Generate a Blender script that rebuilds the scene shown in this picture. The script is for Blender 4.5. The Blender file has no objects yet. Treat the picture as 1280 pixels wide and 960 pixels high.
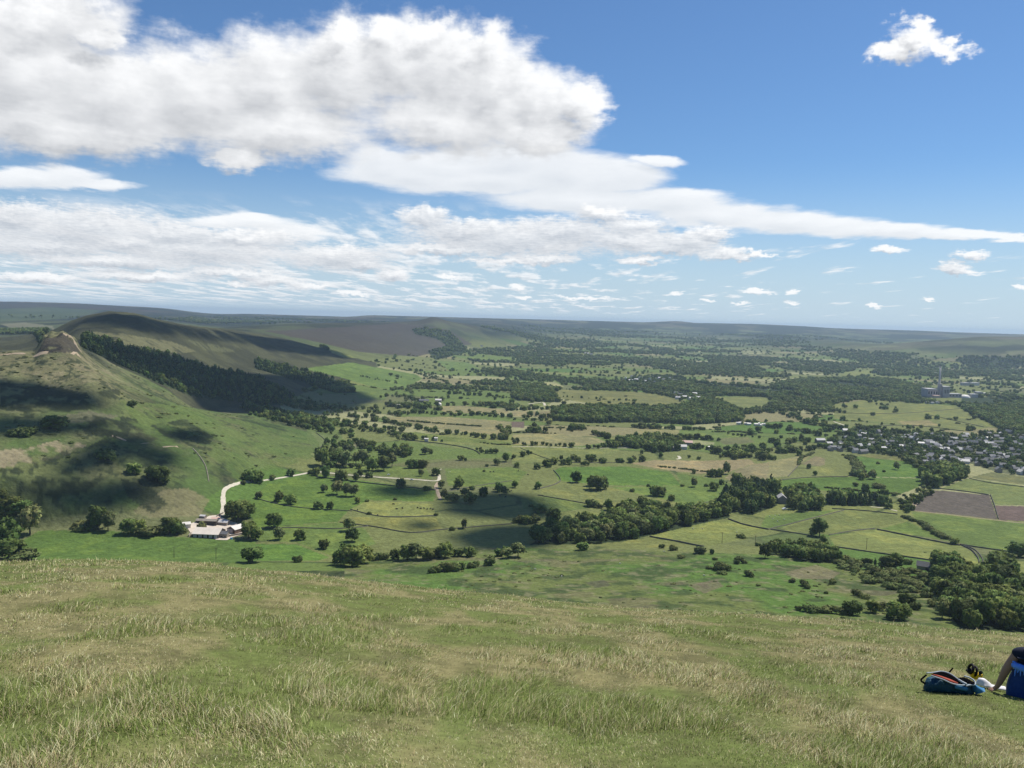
import bpy, bmesh, math, random
import numpy as np
from mathutils import Vector, Matrix

random.seed(7)
rng = np.random.default_rng(7)
scene = bpy.context.scene
COL = scene.collection
R = math.radians

# ------------------------------------------------------------------ camera model
F, IW, IH = 1035.0, 1280.0, 960.0
EYE = 215.0
PITCH = math.atan(82 / F)
ROLL = R(1.6)
fwd = np.array([0, math.cos(PITCH), -math.sin(PITCH)])
up0 = np.array([0, math.sin(PITCH), math.cos(PITCH)])
rt0 = np.array([1.0, 0, 0])
rt = rt0 * math.cos(ROLL) + up0 * math.sin(ROLL)
up = up0 * math.cos(ROLL) - rt0 * math.sin(ROLL)

def ray(px, py):
    px = np.asarray(px, float); py = np.asarray(py, float)
    return ((px - 640) / F)[..., None] * rt + ((480 - py) / F)[..., None] * up + fwd

def az_slope(px, py):
    d = ray(px, py)
    return np.arctan2(d[..., 0], d[..., 1]), -d[..., 2] / np.hypot(d[..., 0], d[..., 1])

def project(x, y, z):
    d = np.stack([x, y, np.asarray(z) - EYE], -1)
    c = d @ fwd
    c = np.where(np.abs(c) < 1e-6, 1e-6, c)
    return 640 + F * (d @ rt) / c, 480 - F * (d @ up) / c, c

# ------------------------------------------------------------------ numpy noise
def _hash(ix, iy, s):
    h = (ix.astype(np.int64) * 374761393 + iy.astype(np.int64) * 668265263 + s * 974634777) & 0xffffffff
    h = ((h ^ (h >> 13)) * 1274126177) & 0xffffffff
    h = h ^ (h >> 16)
    return (h & 0xffffff) / float(0xffffff)

def vnoise(x, y, s=0):
    ix = np.floor(x); iy = np.floor(y); fx = x - ix; fy = y - iy
    fx = fx * fx * fx * (fx * (fx * 6 - 15) + 10); fy = fy * fy * fy * (fy * (fy * 6 - 15) + 10)
    a = _hash(ix, iy, s); b = _hash(ix + 1, iy, s); c = _hash(ix, iy + 1, s); d = _hash(ix + 1, iy + 1, s)
    return (a + (b - a) * fx) * (1 - fy) + (c + (d - c) * fx) * fy

def fbm(x, y, s=0, o=4):
    v = 0; a = .5; t = 0
    for k in range(o):
        v = v + a * vnoise(x, y, s + k); t += a
        x = x * 2.03 + 11.3; y = y * 2.03 - 7.1; a *= .5
    return v / t          # 0..1

def sstep(a, b, x):
    t = np.clip((x - a) / (b - a), 0, 1)
    return t * t * (3 - 2 * t)

# ------------------------------------------------------------------ terrain layers: (pixel x, pixel y, r) or (x, y, None, z)
Z0 = 15.0
LAYERS = [
 # A hidden slope below the brow
 [(-300, 820, 200), (300, 815, 200), (700, 828, 200), (1000, 846, 200), (1280, 870, 200), (1600, 890, 200)],
 # B
 [(-300, 772, 330), (300, 776, 330), (600, 776, 320), (800, 785, 310), (1000, 803, 300), (1280, 826, 295), (1600, 850, 295)],
 # C lowest land seen past the brow
 [(-300, 703, None, 22), (0, 703, None, 22), (300, 704, None, 22), (450, 712, None, 26), (600, 730, None, 36), (800, 757, None, 50), (1000, 773, None, 56), (1280, 795, None, 62), (1600, 812, None, 62)],
 # D
 [(-300, 690, None, 18), (0, 690, None, 18), (300, 690, None, 16), (450, 694, None, 17), (560, 697, None, 24), (640, 692, None, 24), (700, 690, None, 22), (800, 698, None, 30), (900, 696, None, 30), (1000, 697, None, 30), (1100, 706, None, 32), (1280, 722, None, 36), (1600, 730, None, 36)],
 # E foot of the left hill
 [(-300, 664, None, 22), (0, 662, None, 20), (110, 662, None, 19), (230, 665, None, 17), (300, 658, None, 15), (600, 660, None, 15), (1280, 664, None, 16), (1600, 664, None, 16)],
 # F
 [(-300, 598, 860), (0, 600, 850), (100, 598, 870), (200, 602, 880), (280, 611, 915), (340, 601, None, 19), (400, 594, None, 16), (480, 600, None, 15), (1280, 603, None, 15), (1600, 606, None, 15)],
 # G
 [(-300, 525, 1000), (0, 525, 1000), (100, 525, 1000), (200, 540, 1030), (280, 552, 1060), (340, 555, None, 38), (400, 560, None, 27), (440, 562, None, 15), (520, 560, None, 15), (1280, 564, None, 15), (1600, 566, None, 15)],
 # H
 [(-300, 462, 1170), (0, 462, 1170), (100, 462, 1170), (150, 480, 1180), (200, 502, 1200), (280, 522, 1240), (340, 530, None, 42), (400, 541, None, 24), (460, 540, None, 15), (520, 534, None, 15), (900, 534, None, 15), (1280, 540, None, 15), (1600, 542, None, 15)],
 # I crest of the left ridge
 [(-300, 446, 1290), (0, 442, 1290), (20, 440, 1290), (40, 440, 1300), (58, 419, 1330), (76, 414, 1350), (92, 422, 1350), (104, 440, 1330), (150, 470, 1350), (200, 494, 1380), (280, 510, None, 30), (340, 508, None, 28), (400, 512, None, 18), (480, 510, None, 15), (900, 512, None, 15), (1280, 520, None, 15), (1600, 522, None, 15)],
 # J
 [(-300, 462, 1520), (0, 452, 1520), (75, 437, 1560), (104, 432, 1560), (140, 446, 1600), (200, 466, 1650), (280, 483, 1800), (340, 486, 1880), (400, 490, None, 20), (480, 489, None, 17), (640, 488, None, 15), (900, 490, None, 15), (1280, 500, None, 15), (1600, 505, None, 15)],
 # K flank of the far peak
 [(-300, 440, 1900), (0, 440, 1900), (75, 426, 1900), (105, 414, 1880), (140, 414, 1880), (200, 430, 1940), (280, 452, 2150), (340, 460, 2300), (400, 465, 2420), (480, 466, None, 30), (640, 468, None, 15), (900, 470, None, 15), (1280, 478, None, 15), (1600, 482, None, 15)],
 # L the far peak
 [(-300, 430, 2300), (0, 427, 2300), (60, 416, 2250), (90, 401, 2200), (115, 393, 2200), (140, 389.5, 2200), (165, 391.5, 2200), (200, 400, 2240), (240, 408, 2350), (280, 413, 2600), (340, 424, 2800), (400, 438, 2900), (480, 450, 3150), (600, 454, None, 20), (800, 456, None, 20), (1000, 458, None, 20), (1280, 464, None, 18), (1600, 468, None, 18)],
 # M
 [(-300, 419, 3400), (0, 418, 3400), (60, 413, 3400), (140, 408, 3300), (200, 410, 3300), (280, 411, 3500), (340, 412, 3600), (400, 420, 3700), (480, 427, 4000), (560, 433, 4200), (600, 437, 4350), (700, 441, None, 28), (850, 443, None, 28), (1000, 442, 5600), (1100, 444, 5400), (1180, 443, 5300), (1280, 446, 5200), (1600, 446, 5200)],
 # N moor crest
 [(-300, 400, 5000), (0, 400, 5000), (140, 400, 5000), (200, 401, 5000), (280, 409, 4600), (340, 407, 4500), (400, 404.5, 4700), (480, 402.5, 5100), (520, 401, 5300), (542, 396, 5300), (560, 401, 5300), (600, 408, 5600), (640, 416, 5800), (700, 423, 6300), (800, 428, 6700), (900, 430, 6900), (1000, 428, 6900), (1050, 430, 6500), (1100, 431, 6200), (1180, 425, 6400), (1230, 421, 6500), (1280, 421, 6600), (1600, 424, 6600)],
 # O
 [(-300, 389, 6800), (0, 388, 6800), (140, 390, 6800), (200, 394, 6800), (280, 402, 6800), (400, 403, 7200), (540, 403, 7500), (600, 404, 7600), (700, 412, 8300), (800, 415, 8800), (900, 417, 9000), (1000, 419, 9000), (1100, 429, 8500), (1280, 427, 8500), (1600, 434, 8500)],
 # P skyline
 [(-300, 372, 9500), (0, 377, 9500), (40, 377.5, 9500), (90, 379, 9500), (145, 382, 9500), (200, 385, 9500), (250, 391, 9500), (275, 393, 9500), (310, 392.5, 9800), (400, 395, 10000), (430, 396, 10000), (470, 394, 10000), (540, 396, 10200), (640, 398.5, 10600), (700, 400, 11000), (800, 402.7, 11300), (848, 401.5, 11400), (870, 403.5, 11500), (940, 405, 11600), (1000, 407.5, 11800), (1050, 410.5, 11800), (1140, 413, 12000), (1200, 415.5, 12000), (1280, 418, 12000), (1600, 424, 12000)],
 # Q beyond
 [(-300, 379, 14500), (0, 384, 14500), (640, 406, 14500), (1280, 426, 14500), (1600, 432, 14500)],
]
CREST = [(-300, 706), (0, 703), (150, 701), (250, 706), (340, 714), (430, 724), (520, 735), (600, 743), (750, 757), (900, 767), (1000, 773), (1100, 780), (1200, 788), (1280, 795), (1500, 815)]
HEAD, CC = 1.62, 0.0011

def pchip_eval(xk, yk, x):
    """vectorised monotone cubic; xk,yk (K,C); x (N,C) -> (N,C)"""
    h = xk[1:] - xk[:-1]; d = (yk[1:] - yk[:-1]) / h
    m = np.zeros_like(yk)
    same = d[:-1] * d[1:] > 0
    w1 = 2 * h[1:] + h[:-1]; w2 = h[1:] + 2 * h[:-1]
    with np.errstate(divide='ignore', invalid='ignore'):
        hm = (w1 + w2) / (w1 / d[:-1] + w2 / d[1:])
    m[1:-1] = np.where(same, hm, 0)
    m[0] = d[0]; m[-1] = d[-1]
    out = np.zeros_like(x)
    for k in range(len(h)):
        t = (x - xk[k]) / h[k]
        sel = (t >= 0) & (t <= 1) if k else (t <= 1)
        if k == len(h) - 1: sel = sel | (t > 1)
        tt = np.clip(t, 0, 1)
        v = (yk[k] * (1 + 2 * tt) * (1 - tt) ** 2 + h[k] * m[k] * tt * (1 - tt) ** 2
             + yk[k + 1] * tt * tt * (3 - 2 * tt) + h[k] * m[k + 1] * tt * tt * (tt - 1))
        out = np.where(sel, v, out)
    return out

def interp_smooth(xq, xp, fp):
    xp = np.asarray(xp)[:, None]; fp = np.asarray(fp)[:, None]
    return pchip_eval(xp, fp, np.clip(np.asarray(xq), xp[0, 0], xp[-1, 0])[:, None])[:, 0]

# columns (azimuths) and rows (distances)
t_in = (np.arange(-200, 1481, 1.6) - 640) / F
az_in = np.arctan(t_in)
az_l = np.linspace(-math.pi, az_in[0], 46)[:-1]
az_r = np.linspace(az_in[-1], math.pi, 46)[1:]
AZ = np.concatenate([az_l, az_in, az_r])
RR = np.concatenate([np.geomspace(.4, 4, 14)[:-1], np.geomspace(4, 60, 110)[:-1], np.geomspace(60, 360, 40)[:-1],
                     np.geomspace(360, 2400, 420)[:-1], np.geomspace(2400, 16000, 330)])
NC, NR = len(AZ), len(RR)

def blend_back(vals):
    """behind the camera use the average of both sides"""
    w = sstep(R(58), R(130), np.abs(AZ))
    return vals * (1 - w) + w * .5 * (vals[0] + vals[-1])

a_c, s_c = az_slope([p[0] for p in CREST], [p[1] for p in CREST])
S_CREST = blend_back(interp_smooth(AZ, a_c, s_c))
def fore(r, sc):
    return EYE - HEAD - (sc - 2 * math.sqrt(HEAD * CC)) * r - CC * r * r

kr = [np.full(NC, 52.0), np.full(NC, 80.0)]
kz = [fore(52.0, S_CREST), fore(80.0, S_CREST) - 1.0]
for L in LAYERS:
    la, lr, lz = [], [], []
    for p in L:
        a, s = az_slope(p[0], p[1])
        r = p[2] if p[2] is not None else (EYE - p[3]) / float(s)
        la.append(float(a)); lr.append(r); lz.append(EYE - r * float(s))
    kr.append(blend_back(interp_smooth(AZ, la, lr)))
    kz.append(blend_back(interp_smooth(AZ, la, lz)))
kr.append(np.full(NC, 16200.0)); kz.append(kz[-1] - 40)
kr = np.array(kr); kz = np.array(kz)
for k in range(1, len(kr)):
    kr[k] = np.maximum(kr[k], kr[k - 1] * 1.02)
GR = np.repeat(RR[:, None], NC, 1)
GZ = pchip_eval(np.log(kr), kz, np.log(GR))
near = GR <= 52
GZ = np.where(near, fore(GR, S_CREST[None, :]), GZ)
GX = GR * np.sin(AZ)[None, :]; GY = GR * np.cos(AZ)[None, :]
hilly = np.clip((GZ - 22) / 50, .06, 1)
GZ = GZ + np.where(GR > 120, sstep(120, 420, GR) * hilly * (7.0 * (fbm(GX / 110, GY / 110, 3) - .5) + 4.2 * (fbm(GX / 26, GY / 26, 9, 4) - .5)) * (1 - .6 * sstep(2500, 5000, GR)), 0)
GZ = GZ + sstep(2600, 4500, GR) * np.clip((GZ - 25) / 60, 0, 1) * 14 * (fbm(GX / 420, GY / 420, 31) - .5) * (1 - .75 * sstep(8600, 9400, GR))
GZ = GZ + np.where(GR < 90, (1 - sstep(50, 90, GR)) * (.16 * (fbm(GX / 2.6, GY / 2.6, 5, 3) - .5) + .05 * (fbm(GX / .5, GY / .5, 6, 2) - .5)) * sstep(1.5, 4, GR) + .25 * sstep(18, 34, GR) * (1 - sstep(50, 90, GR)) * (fbm(GX / 3.2, GY / 3.2, 15, 2) - .5), 0)
_pt = project(GX, GY, GZ)[0]
GZ = GZ + ((GR > 1290) & (GR < 1420)) * sstep(42, 54, _pt) * (1 - sstep(92, 104, _pt)) * 15 * (fbm(GX / 13, GY / 13, 23, 4) - .56)
GS = (EYE - GZ) / GR
runmin = np.minimum.accumulate(np.where(GR < 4, 9, GS), 0)
VIS = GS <= runmin + 2e-4
LNR = np.log(RR)

def height(x, y):
    x = np.atleast_1d(np.asarray(x, float)); y = np.atleast_1d(np.asarray(y, float))
    ci = np.interp(np.arctan2(x, y), AZ, np.arange(NC)); ri = np.interp(np.log(np.maximum(np.hypot(x, y), .4)), LNR, np.arange(NR))
    c0 = np.minimum(ci.astype(int), NC - 2); r0 = np.minimum(ri.astype(int), NR - 2)
    fc = ci - c0; fr = ri - r0
    return (GZ[r0, c0] * (1 - fr) * (1 - fc) + GZ[r0 + 1, c0] * fr * (1 - fc) + GZ[r0, c0 + 1] * (1 - fr) * fc + GZ[r0 + 1, c0 + 1] * fr * fc)
def hz(x, y): return float(height(x, y)[0])

def ground(px, py, rmin=150.0):
    """where the sight line through a photo point first meets the land -> (x, y, z)"""
    a, s = az_slope(px, py); a = float(a); s = float(s)
    ci = np.interp(a, AZ, np.arange(NC)); c0 = min(int(ci), NC - 2); fc = ci - c0
    g = GS[:, c0] * (1 - fc) + GS[:, c0 + 1] * fc
    ok = np.nonzero((RR >= rmin) & (g <= s))[0]
    if len(ok) == 0: r = 11500.0
    else:
        i = ok[0]
        if i > 0 and RR[i - 1] >= rmin and g[i - 1] > s:
            f = (g[i - 1] - s) / (g[i - 1] - g[i]); r = RR[i - 1] * (RR[i] / RR[i - 1]) ** f
        else: r = RR[i]
    x, y = r * math.sin(a), r * math.cos(a)
    return x, y, hz(x, y)
def gnear(px, py): return ground(px, py, 2.0)

def inpoly(x, y, poly):
    inside = np.zeros(x.shape, bool)
    n = len(poly)
    for i in range(n):
        x1, y1 = poly[i]; x2, y2 = poly[(i + 1) % n]
        if y1 == y2: continue
        c = ((y1 > y) != (y2 > y)) & (x < (x2 - x1) * (y - y1) / (y2 - y1) + x1)
        inside ^= c
    return inside

def gpoly(pts, n=5):
    """photo outline -> outline on the land (edges subdivided)"""
    out = []
    for i in range(len(pts)):
        a = pts[i]; b = pts[(i + 1) % len(pts)]
        for k in range(n):
            f = k / n
            x, y, z = ground(a[0] + (b[0] - a[0]) * f, a[1] + (b[1] - a[1]) * f)
            out.append((x, y))
    return out

def ingrid(poly):
    """boolean mask of the terrain vertices inside an outline on the land"""
    P = np.array(poly)
    m = (GX >= P[:, 0].min()) & (GX <= P[:, 0].max()) & (GY >= P[:, 1].min()) & (GY <= P[:, 1].max())
    res = np.zeros(GX.shape, bool)
    res[m] = inpoly(GX[m], GY[m], poly)
    return res

SUN_E, SKY_K, SKY_DUST, SKY_OZ, SKY_TINT, HAZE_C, HAZE_D, EXPO = 4.8, 0.1, 0.3, 2.5, (.58, .77, .95), (.50, .65, .84, 1), 5.6e-5, 0.15
# ------------------------------------------------------------------ the patchwork of fields
C_ = dict(vivid=(.090, .148, .034), green=(.118, .160, .044), olive=(.150, .166, .058), yellow=(.172, .188, .060),
          tan=(.215, .195, .095), straw=(.260, .230, .115), brown=(.120, .098, .078), red=(.150, .108, .084),
          dull=(.135, .145, .062), pale=(.270, .265, .130))
FIELDS = [
 # right of the plantation
 ('brown', [(1159, 612), (1198, 615), (1237, 619), (1247, 649), (1190, 643), (1139, 638)]),
 ('red', [(1242, 632), (1300, 633), (1300, 653), (1249, 650)]),
 ('olive', [(1175, 611), (1210, 598), (1300, 610), (1300, 632), (1241, 631), (1238, 618)]),
 ('dull', [(1211, 597), (1240, 590), (1300, 599), (1300, 609)]),
 ('green', [(1140, 640), (1190, 645), (1300, 656), (1300, 696), (1260, 691), (1210, 682), (1175, 670), (1145, 651)]),
 ('yellow', [(1045, 685), (1036, 670), (1094, 662), (1140, 669), (1197, 681), (1215, 690), (1226, 705), (1165, 700)]),
 ('green', [(1100, 661), (1135, 652), (1160, 664), (1190, 677)]),
 ('olive', [(975, 661), (1055, 638), (1122, 644), (1132, 651), (1092, 660), (1035, 669), (1014, 667)]),
 ('green', [(950, 660), (958, 644), (1047, 637), (975, 660)]),
 ('tan', [(1195, 709), (1230, 711), (1236, 722), (1205, 721)]),
 ('vivid', [(958, 601), (1010, 597), (1060, 596), (1150, 598), (1155, 606), (1120, 620), (1060, 615), (1000, 612), (965, 610)]),
 ('tan', [(960, 577), (1016, 567), (998, 582), (986, 595), (955, 598)]),
 ('tan', [(1001, 580), (1020, 570), (1031, 573), (1032, 584)]),
 ('yellow', [(1012, 585), (1042, 579), (1070, 582), (1072, 592), (1050, 595), (1030, 592)]),
 ('vivid', [(1062, 571), (1120, 569), (1145, 579), (1156, 584), (1150, 597), (1080, 596), (1071, 582)]),
 ('olive', [(1068, 569), (1120, 568), (1142, 577), (1100, 574)]),
 # middle
 ('vivid', [(692, 588), (702, 584), (780, 583), (837, 590), (852, 607), (770, 607), (699, 601)]),
 ('straw', [(787, 579), (820, 575), (880, 576), (937, 574), (944, 579), (905, 592), (875, 592), (845, 589), (812, 584)]),
 ('tan', [(906, 597), (922, 587), (942, 580), (962, 578), (958, 602), (920, 607)]),
 ('green', [(845, 591), (903, 600), (917, 609), (900, 622), (875, 635), (790, 620), (765, 609), (852, 607)]),
 ('olive', [(672, 612), (697, 602), (765, 610), (865, 632), (847, 642), (795, 640), (732, 627), (677, 619)]),
 ('yellow', [(700, 640), (790, 642), (795, 647), (712, 651)]),
 ('green', [(650, 622), (690, 621), (745, 634), (700, 640), (655, 636)]),
 ('yellow', [(812, 670), (880, 652), (915, 650), (960, 661), (925, 674), (890, 682)]),
 ('olive', [(735, 682), (815, 672), (865, 682), (784, 686)]),
 ('yellow', [(437, 637), (460, 626), (540, 630), (545, 644), (470, 645)]),
 ('yellow', [(425, 652), (440, 646), (545, 647), (552, 661), (515, 666), (455, 658)]),
 ('vivid', [(335, 605), (390, 592), (545, 613), (542, 627), (460, 625), (437, 637), (422, 652), (320, 660), (310, 630)]),
 ('green', [(415, 581), (470, 581), (532, 585), (542, 599), (470, 594), (409, 589)]),
 ('green', [(556, 586), (640, 584), (660, 590), (640, 610), (560, 607)]),
 ('vivid', [(318, 680), (370, 680), (412, 697), (395, 701), (310, 701)]),
 ('vivid', [(5, 696), (20, 680), (50, 663), (135, 663), (200, 670), (320, 676), (320, 704), (0, 700)]),
 ('green', [(320, 661), (422, 653), (455, 660), (470, 680), (415, 695), (370, 678), (318, 675)]),
 # middle distance
 ('green', [(377, 461), (440, 453), (470, 459), (520, 468), (528, 473), (500, 490), (460, 482), (420, 470)]),
 ('green', [(440, 486), (490, 488), (480, 500), (448, 498)]),
 ('tan', [(480, 521), (560, 521), (640, 527), (630, 545), (560, 538), (495, 529)]),
 ('tan', [(535, 508), (580, 507), (630, 512), (640, 517), (560, 516)]),
 ('green', [(496, 542), (520, 540), (560, 546), (640, 553), (640, 556), (560, 552), (500, 546)]),
 ('olive', [(500, 550), (600, 557), (640, 558), (640, 566), (560, 560)]),
 ('tan', [(530, 471), (570, 478), (570, 482), (525, 476)]),
 ('green', [(545, 451), (585, 453), (605, 464), (560, 462)]),
 ('green', [(573, 447), (600, 443), (640, 446), (640, 452), (600, 452)]),
 ('pale', [(676, 478), (694, 477), (705, 484), (690, 486)]),
 ('tan', [(640, 542), (700, 543), (745, 547), (758, 553), (722, 558), (640, 556)]),
 ('tan', [(640, 514), (700, 514), (692, 521), (640, 520)]),
 ('red', [(640, 527), (655, 527), (655, 535), (640, 534)]),
 ('olive', [(640, 560), (722, 559), (775, 562), (760, 572), (700, 577), (640, 580)]),
 ('olive', [(757, 546), (800, 542), (812, 547), (790, 556)]),
 ('tan', [(795, 537), (850, 537), (847, 545), (812, 547)]),
 ('green', [(850, 538), (930, 540), (920, 552), (870, 548)]),
 ('pale', [(855, 553), (870, 550), (892, 553), (893, 556), (862, 556)]),
 ('dull', [(895, 548), (935, 546), (945, 554), (905, 556)]),
 ('green', [(925, 555), (960, 551), (960, 560), (930, 560)]),
 ('green', [(800, 529), (860, 529), (870, 533), (800, 533)]),
 ('olive', [(700, 487), (800, 490), (880, 505), (830, 510), (740, 505), (690, 496)]),
 ('olive', [(885, 496), (960, 495), (960, 508), (930, 515), (910, 507)]),
 ('olive', [(640, 500), (690, 503), (680, 508), (640, 508)]),
 ('olive', [(1042, 506), (1080, 500), (1120, 503), (1195, 507), (1215, 520), (1235, 535), (1200, 539), (1135, 532), (1042, 523)]),
 ('yellow', [(1052, 466), (1085, 461), (1098, 470), (1057, 470)]),
 ('tan', [(1120, 527), (1160, 525), (1175, 532), (1135, 533)]),
 ('olive', [(960, 488), (1015, 484), (1010, 490), (970, 495)]),
 ('olive', [(390, 432), (420, 438), (448, 448), (430, 447)]),
]
WOODS = [  # (name of place, outline, kind, spacing m, height m)
 ('bank', [(662, 681), (690, 664), (722, 655), (745, 655), (765, 648), (800, 634), (838, 641), (868, 640), (910, 638), (912, 647), (865, 657), (815, 669), (778, 677), (735, 680)], 'b', 11, 13),
 ('plantation', [(895, 637), (903, 623), (922, 607), (945, 606), (970, 607), (972, 632), (945, 642), (912, 640)], 'c', 9, 16),
 ('manor', [(980, 633), (985, 622), (1005, 612), (1025, 622), (1030, 634), (1005, 641)], 'b', 10, 13),
 ('manorrow', [(1030, 622), (1105, 624), (1107, 633), (1030, 632)], 'c', 9, 14),
 ('knoll', [(1152, 597), (1160, 589), (1200, 588), (1207, 597), (1178, 608), (1157, 611)], 'b', 11, 15),
 ('gully', [(953, 690), (965, 683), (1010, 686), (1042, 692), (1047, 704), (1015, 703), (970, 694)], 'b', 9, 9),
 ('corner', [(1168, 704), (1195, 702), (1212, 722), (1240, 722), (1265, 737), (1300, 748), (1310, 792), (1200, 786), (1182, 762), (1166, 735)], 'b', 9.5, 12),
]
FARWOODS = [
 [(104, 417), (150, 431), (212, 443), (250, 457), (320, 472), (358, 489), (374, 501), (340, 507), (310, 503), (280, 500), (240, 495), (195, 478), (150, 456), (103, 435)],
 [(318, 449), (360, 459), (400, 469), (438, 482), (446, 491), (420, 491), (370, 476), (318, 460)],
 [(515, 412), (535, 410), (560, 415), (575, 426), (585, 440), (545, 450), (535, 441), (560, 433), (545, 423), (520, 418)],
 [(692, 526), (690, 512), (740, 508), (800, 514), (845, 510), (880, 500), (903, 503), (925, 515), (930, 527), (870, 531), (800, 528), (740, 529)],
 [(800, 560), (800, 548), (830, 545), (855, 556), (850, 564), (825, 566)],
 [(760, 560), (765, 552), (800, 549), (800, 561)],
 [(960, 500), (965, 480), (1010, 474), (1100, 474), (1163, 481), (1163, 501), (1100, 500), (1042, 498), (990, 494)],
 [(1200, 506), (1202, 497), (1250, 496), (1300, 502), (1300, 545), (1255, 540), (1237, 529), (1216, 520)],
 [(1195, 451), (1202, 446), (1300, 446), (1300, 456), (1222, 463)],
 [(640, 500), (640, 478), (676, 480), (690, 490), (700, 503), (668, 502)],
 [(800, 486), (840, 476), (900, 478), (960, 486), (960, 497), (880, 493)],
 [(300, 505), (330, 512), (420, 531), (415, 537), (370, 532), (305, 512)],
 [(-60, 414), (60, 412), (62, 417), (-60, 419)],
 [(390, 436), (405, 433), (415, 440), (400, 446)],
]
VILLAGE = [(1030, 562), (1035, 552), (1050, 540), (1090, 535), (1140, 541), (1190, 548), (1260, 538), (1300, 540), (1300, 598), (1245, 590), (1215, 580), (1160, 581), (1130, 570), (1075, 566)]
VILLAGE2 = [(775, 478), (800, 470), (850, 470), (870, 480), (880, 497), (840, 497), (820, 486)]

gfields = [(c, gpoly(p)) for c, p in FIELDS]
gwoods = [(n, gpoly(p), k, s, h) for n, p, k, s, h in WOODS]
gfar = [gpoly(p) for p in FARWOODS]
gvil = [gpoly(VILLAGE), gpoly(VILLAGE2)]

# cells of the default field mosaic (jittered, wider than deep)
def cells(x, y, size=185.0):
    wx = x + 40 * (fbm(x / 300, y / 300, 71, 2) - .5); wy = y + 40 * (fbm(x / 300, y / 300, 77, 2) - .5)
    u = wx / (size * 1.25); v = wy / (size * .85)
    iu = np.floor(u); iv = np.floor(v)
    d1 = np.full(x.shape, 1e9); d2 = np.full(x.shape, 1e9); cid = np.zeros(x.shape)
    for du in (-1, 0, 1):
        for dv in (-1, 0, 1):
            a = iu + du; b = iv + dv
            cx = a + .15 + .7 * _hash(a, b, 1); cy = b + .15 + .7 * _hash(a, b, 2)
            d = np.abs(u - cx) * size * 1.1 + np.abs(v - cy) * size * .85
            c = _hash(a, b, 3)
            m = d < d1
            d2 = np.where(m, d1, np.minimum(d2, d)); cid = np.where(m, c, cid); d1 = np.where(m, d, d1)
    return cid, d2 - d1

def lerp(a, b, t): return a + (b - a) * t[..., None]
def V3(c): return np.array(c, float)

cid, edge = cells(GX, GY)
pal = np.array([C_['green'], C_['olive'], C_['green'], C_['olive'], C_['vivid'], C_['yellow'], C_['olive'], C_['dull'], C_['tan'], C_['green'], C_['pale']])
colr = pal[np.minimum((cid * len(pal)).astype(int), len(pal) - 1)]
n1 = fbm(GX / 60, GY / 60, 41); n2 = fbm(GX / 16, GY / 16, 43); n3 = fbm(GX / 220, GY / 220, 47); n4 = fbm(GX / 7, GY / 7, 49, 3)
# a strip of rough dark growth at every field edge
colr = lerp(colr, V3((.045, .066, .026)), (1 - sstep(3, 11, edge)) * .75)
REG = np.full(GX.shape, 2)                       # 0 hilltop 1 hillside 2 valley 3 moor 4 far hills
T = GX / np.maximum(GY, 1)
pxg, pyg, _d = project(GX, GY, GZ)
# rough moor under the brow
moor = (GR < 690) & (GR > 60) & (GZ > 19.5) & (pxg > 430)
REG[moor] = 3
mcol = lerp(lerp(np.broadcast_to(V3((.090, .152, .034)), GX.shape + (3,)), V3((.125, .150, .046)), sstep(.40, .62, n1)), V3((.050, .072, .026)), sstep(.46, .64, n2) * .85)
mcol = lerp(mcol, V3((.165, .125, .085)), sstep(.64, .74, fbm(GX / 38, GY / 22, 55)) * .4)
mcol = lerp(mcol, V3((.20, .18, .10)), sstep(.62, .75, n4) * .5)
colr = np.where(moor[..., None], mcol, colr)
# left hill and the ridge
left = (GR < 3000) & (GR > 60) & (pxg < 470) & (GZ > 27) & ~moor
REG[left] = 1
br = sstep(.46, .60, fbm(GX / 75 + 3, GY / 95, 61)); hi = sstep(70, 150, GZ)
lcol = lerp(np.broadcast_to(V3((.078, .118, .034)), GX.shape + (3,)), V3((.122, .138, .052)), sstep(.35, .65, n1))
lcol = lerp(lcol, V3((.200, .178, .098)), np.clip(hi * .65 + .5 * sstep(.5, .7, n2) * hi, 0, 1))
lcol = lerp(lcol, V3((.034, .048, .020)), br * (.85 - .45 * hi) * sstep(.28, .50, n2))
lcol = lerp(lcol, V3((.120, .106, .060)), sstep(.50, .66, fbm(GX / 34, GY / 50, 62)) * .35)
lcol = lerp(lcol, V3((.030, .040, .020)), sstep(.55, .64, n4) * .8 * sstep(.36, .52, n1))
peak = left & (GR > 1500)
pk = lerp(np.broadcast_to(V3((.048, .050, .028)), GX.shape + (3,)), V3((.074, .076, .038)), sstep(.4, .65, n1))  # brown peak ground, made darker to stand for cloud shade
lcol = np.where(peak[..., None], pk, lcol)
colr = np.where(left[..., None], lcol, colr)
# far hills
far = (GR > 3000) & (GZ > 48)
REG[far] = 4
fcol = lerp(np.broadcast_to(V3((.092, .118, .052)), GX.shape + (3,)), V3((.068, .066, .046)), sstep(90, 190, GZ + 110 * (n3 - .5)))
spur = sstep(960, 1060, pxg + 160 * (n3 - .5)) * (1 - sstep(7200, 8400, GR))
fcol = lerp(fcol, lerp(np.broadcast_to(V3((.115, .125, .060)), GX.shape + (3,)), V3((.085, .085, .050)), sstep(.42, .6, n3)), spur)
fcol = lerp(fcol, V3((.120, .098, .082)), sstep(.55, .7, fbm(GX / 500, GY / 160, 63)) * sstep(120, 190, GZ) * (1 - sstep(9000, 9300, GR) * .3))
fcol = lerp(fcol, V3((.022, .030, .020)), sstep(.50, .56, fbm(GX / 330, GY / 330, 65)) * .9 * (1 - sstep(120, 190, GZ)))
fcol = lerp(fcol, V3((.115, .135, .062)), sstep(.57, .63, fbm(GX / 420 + 9, GY / 420, 67)) * .6 * (1 - sstep(150, 260, GZ)))
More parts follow.
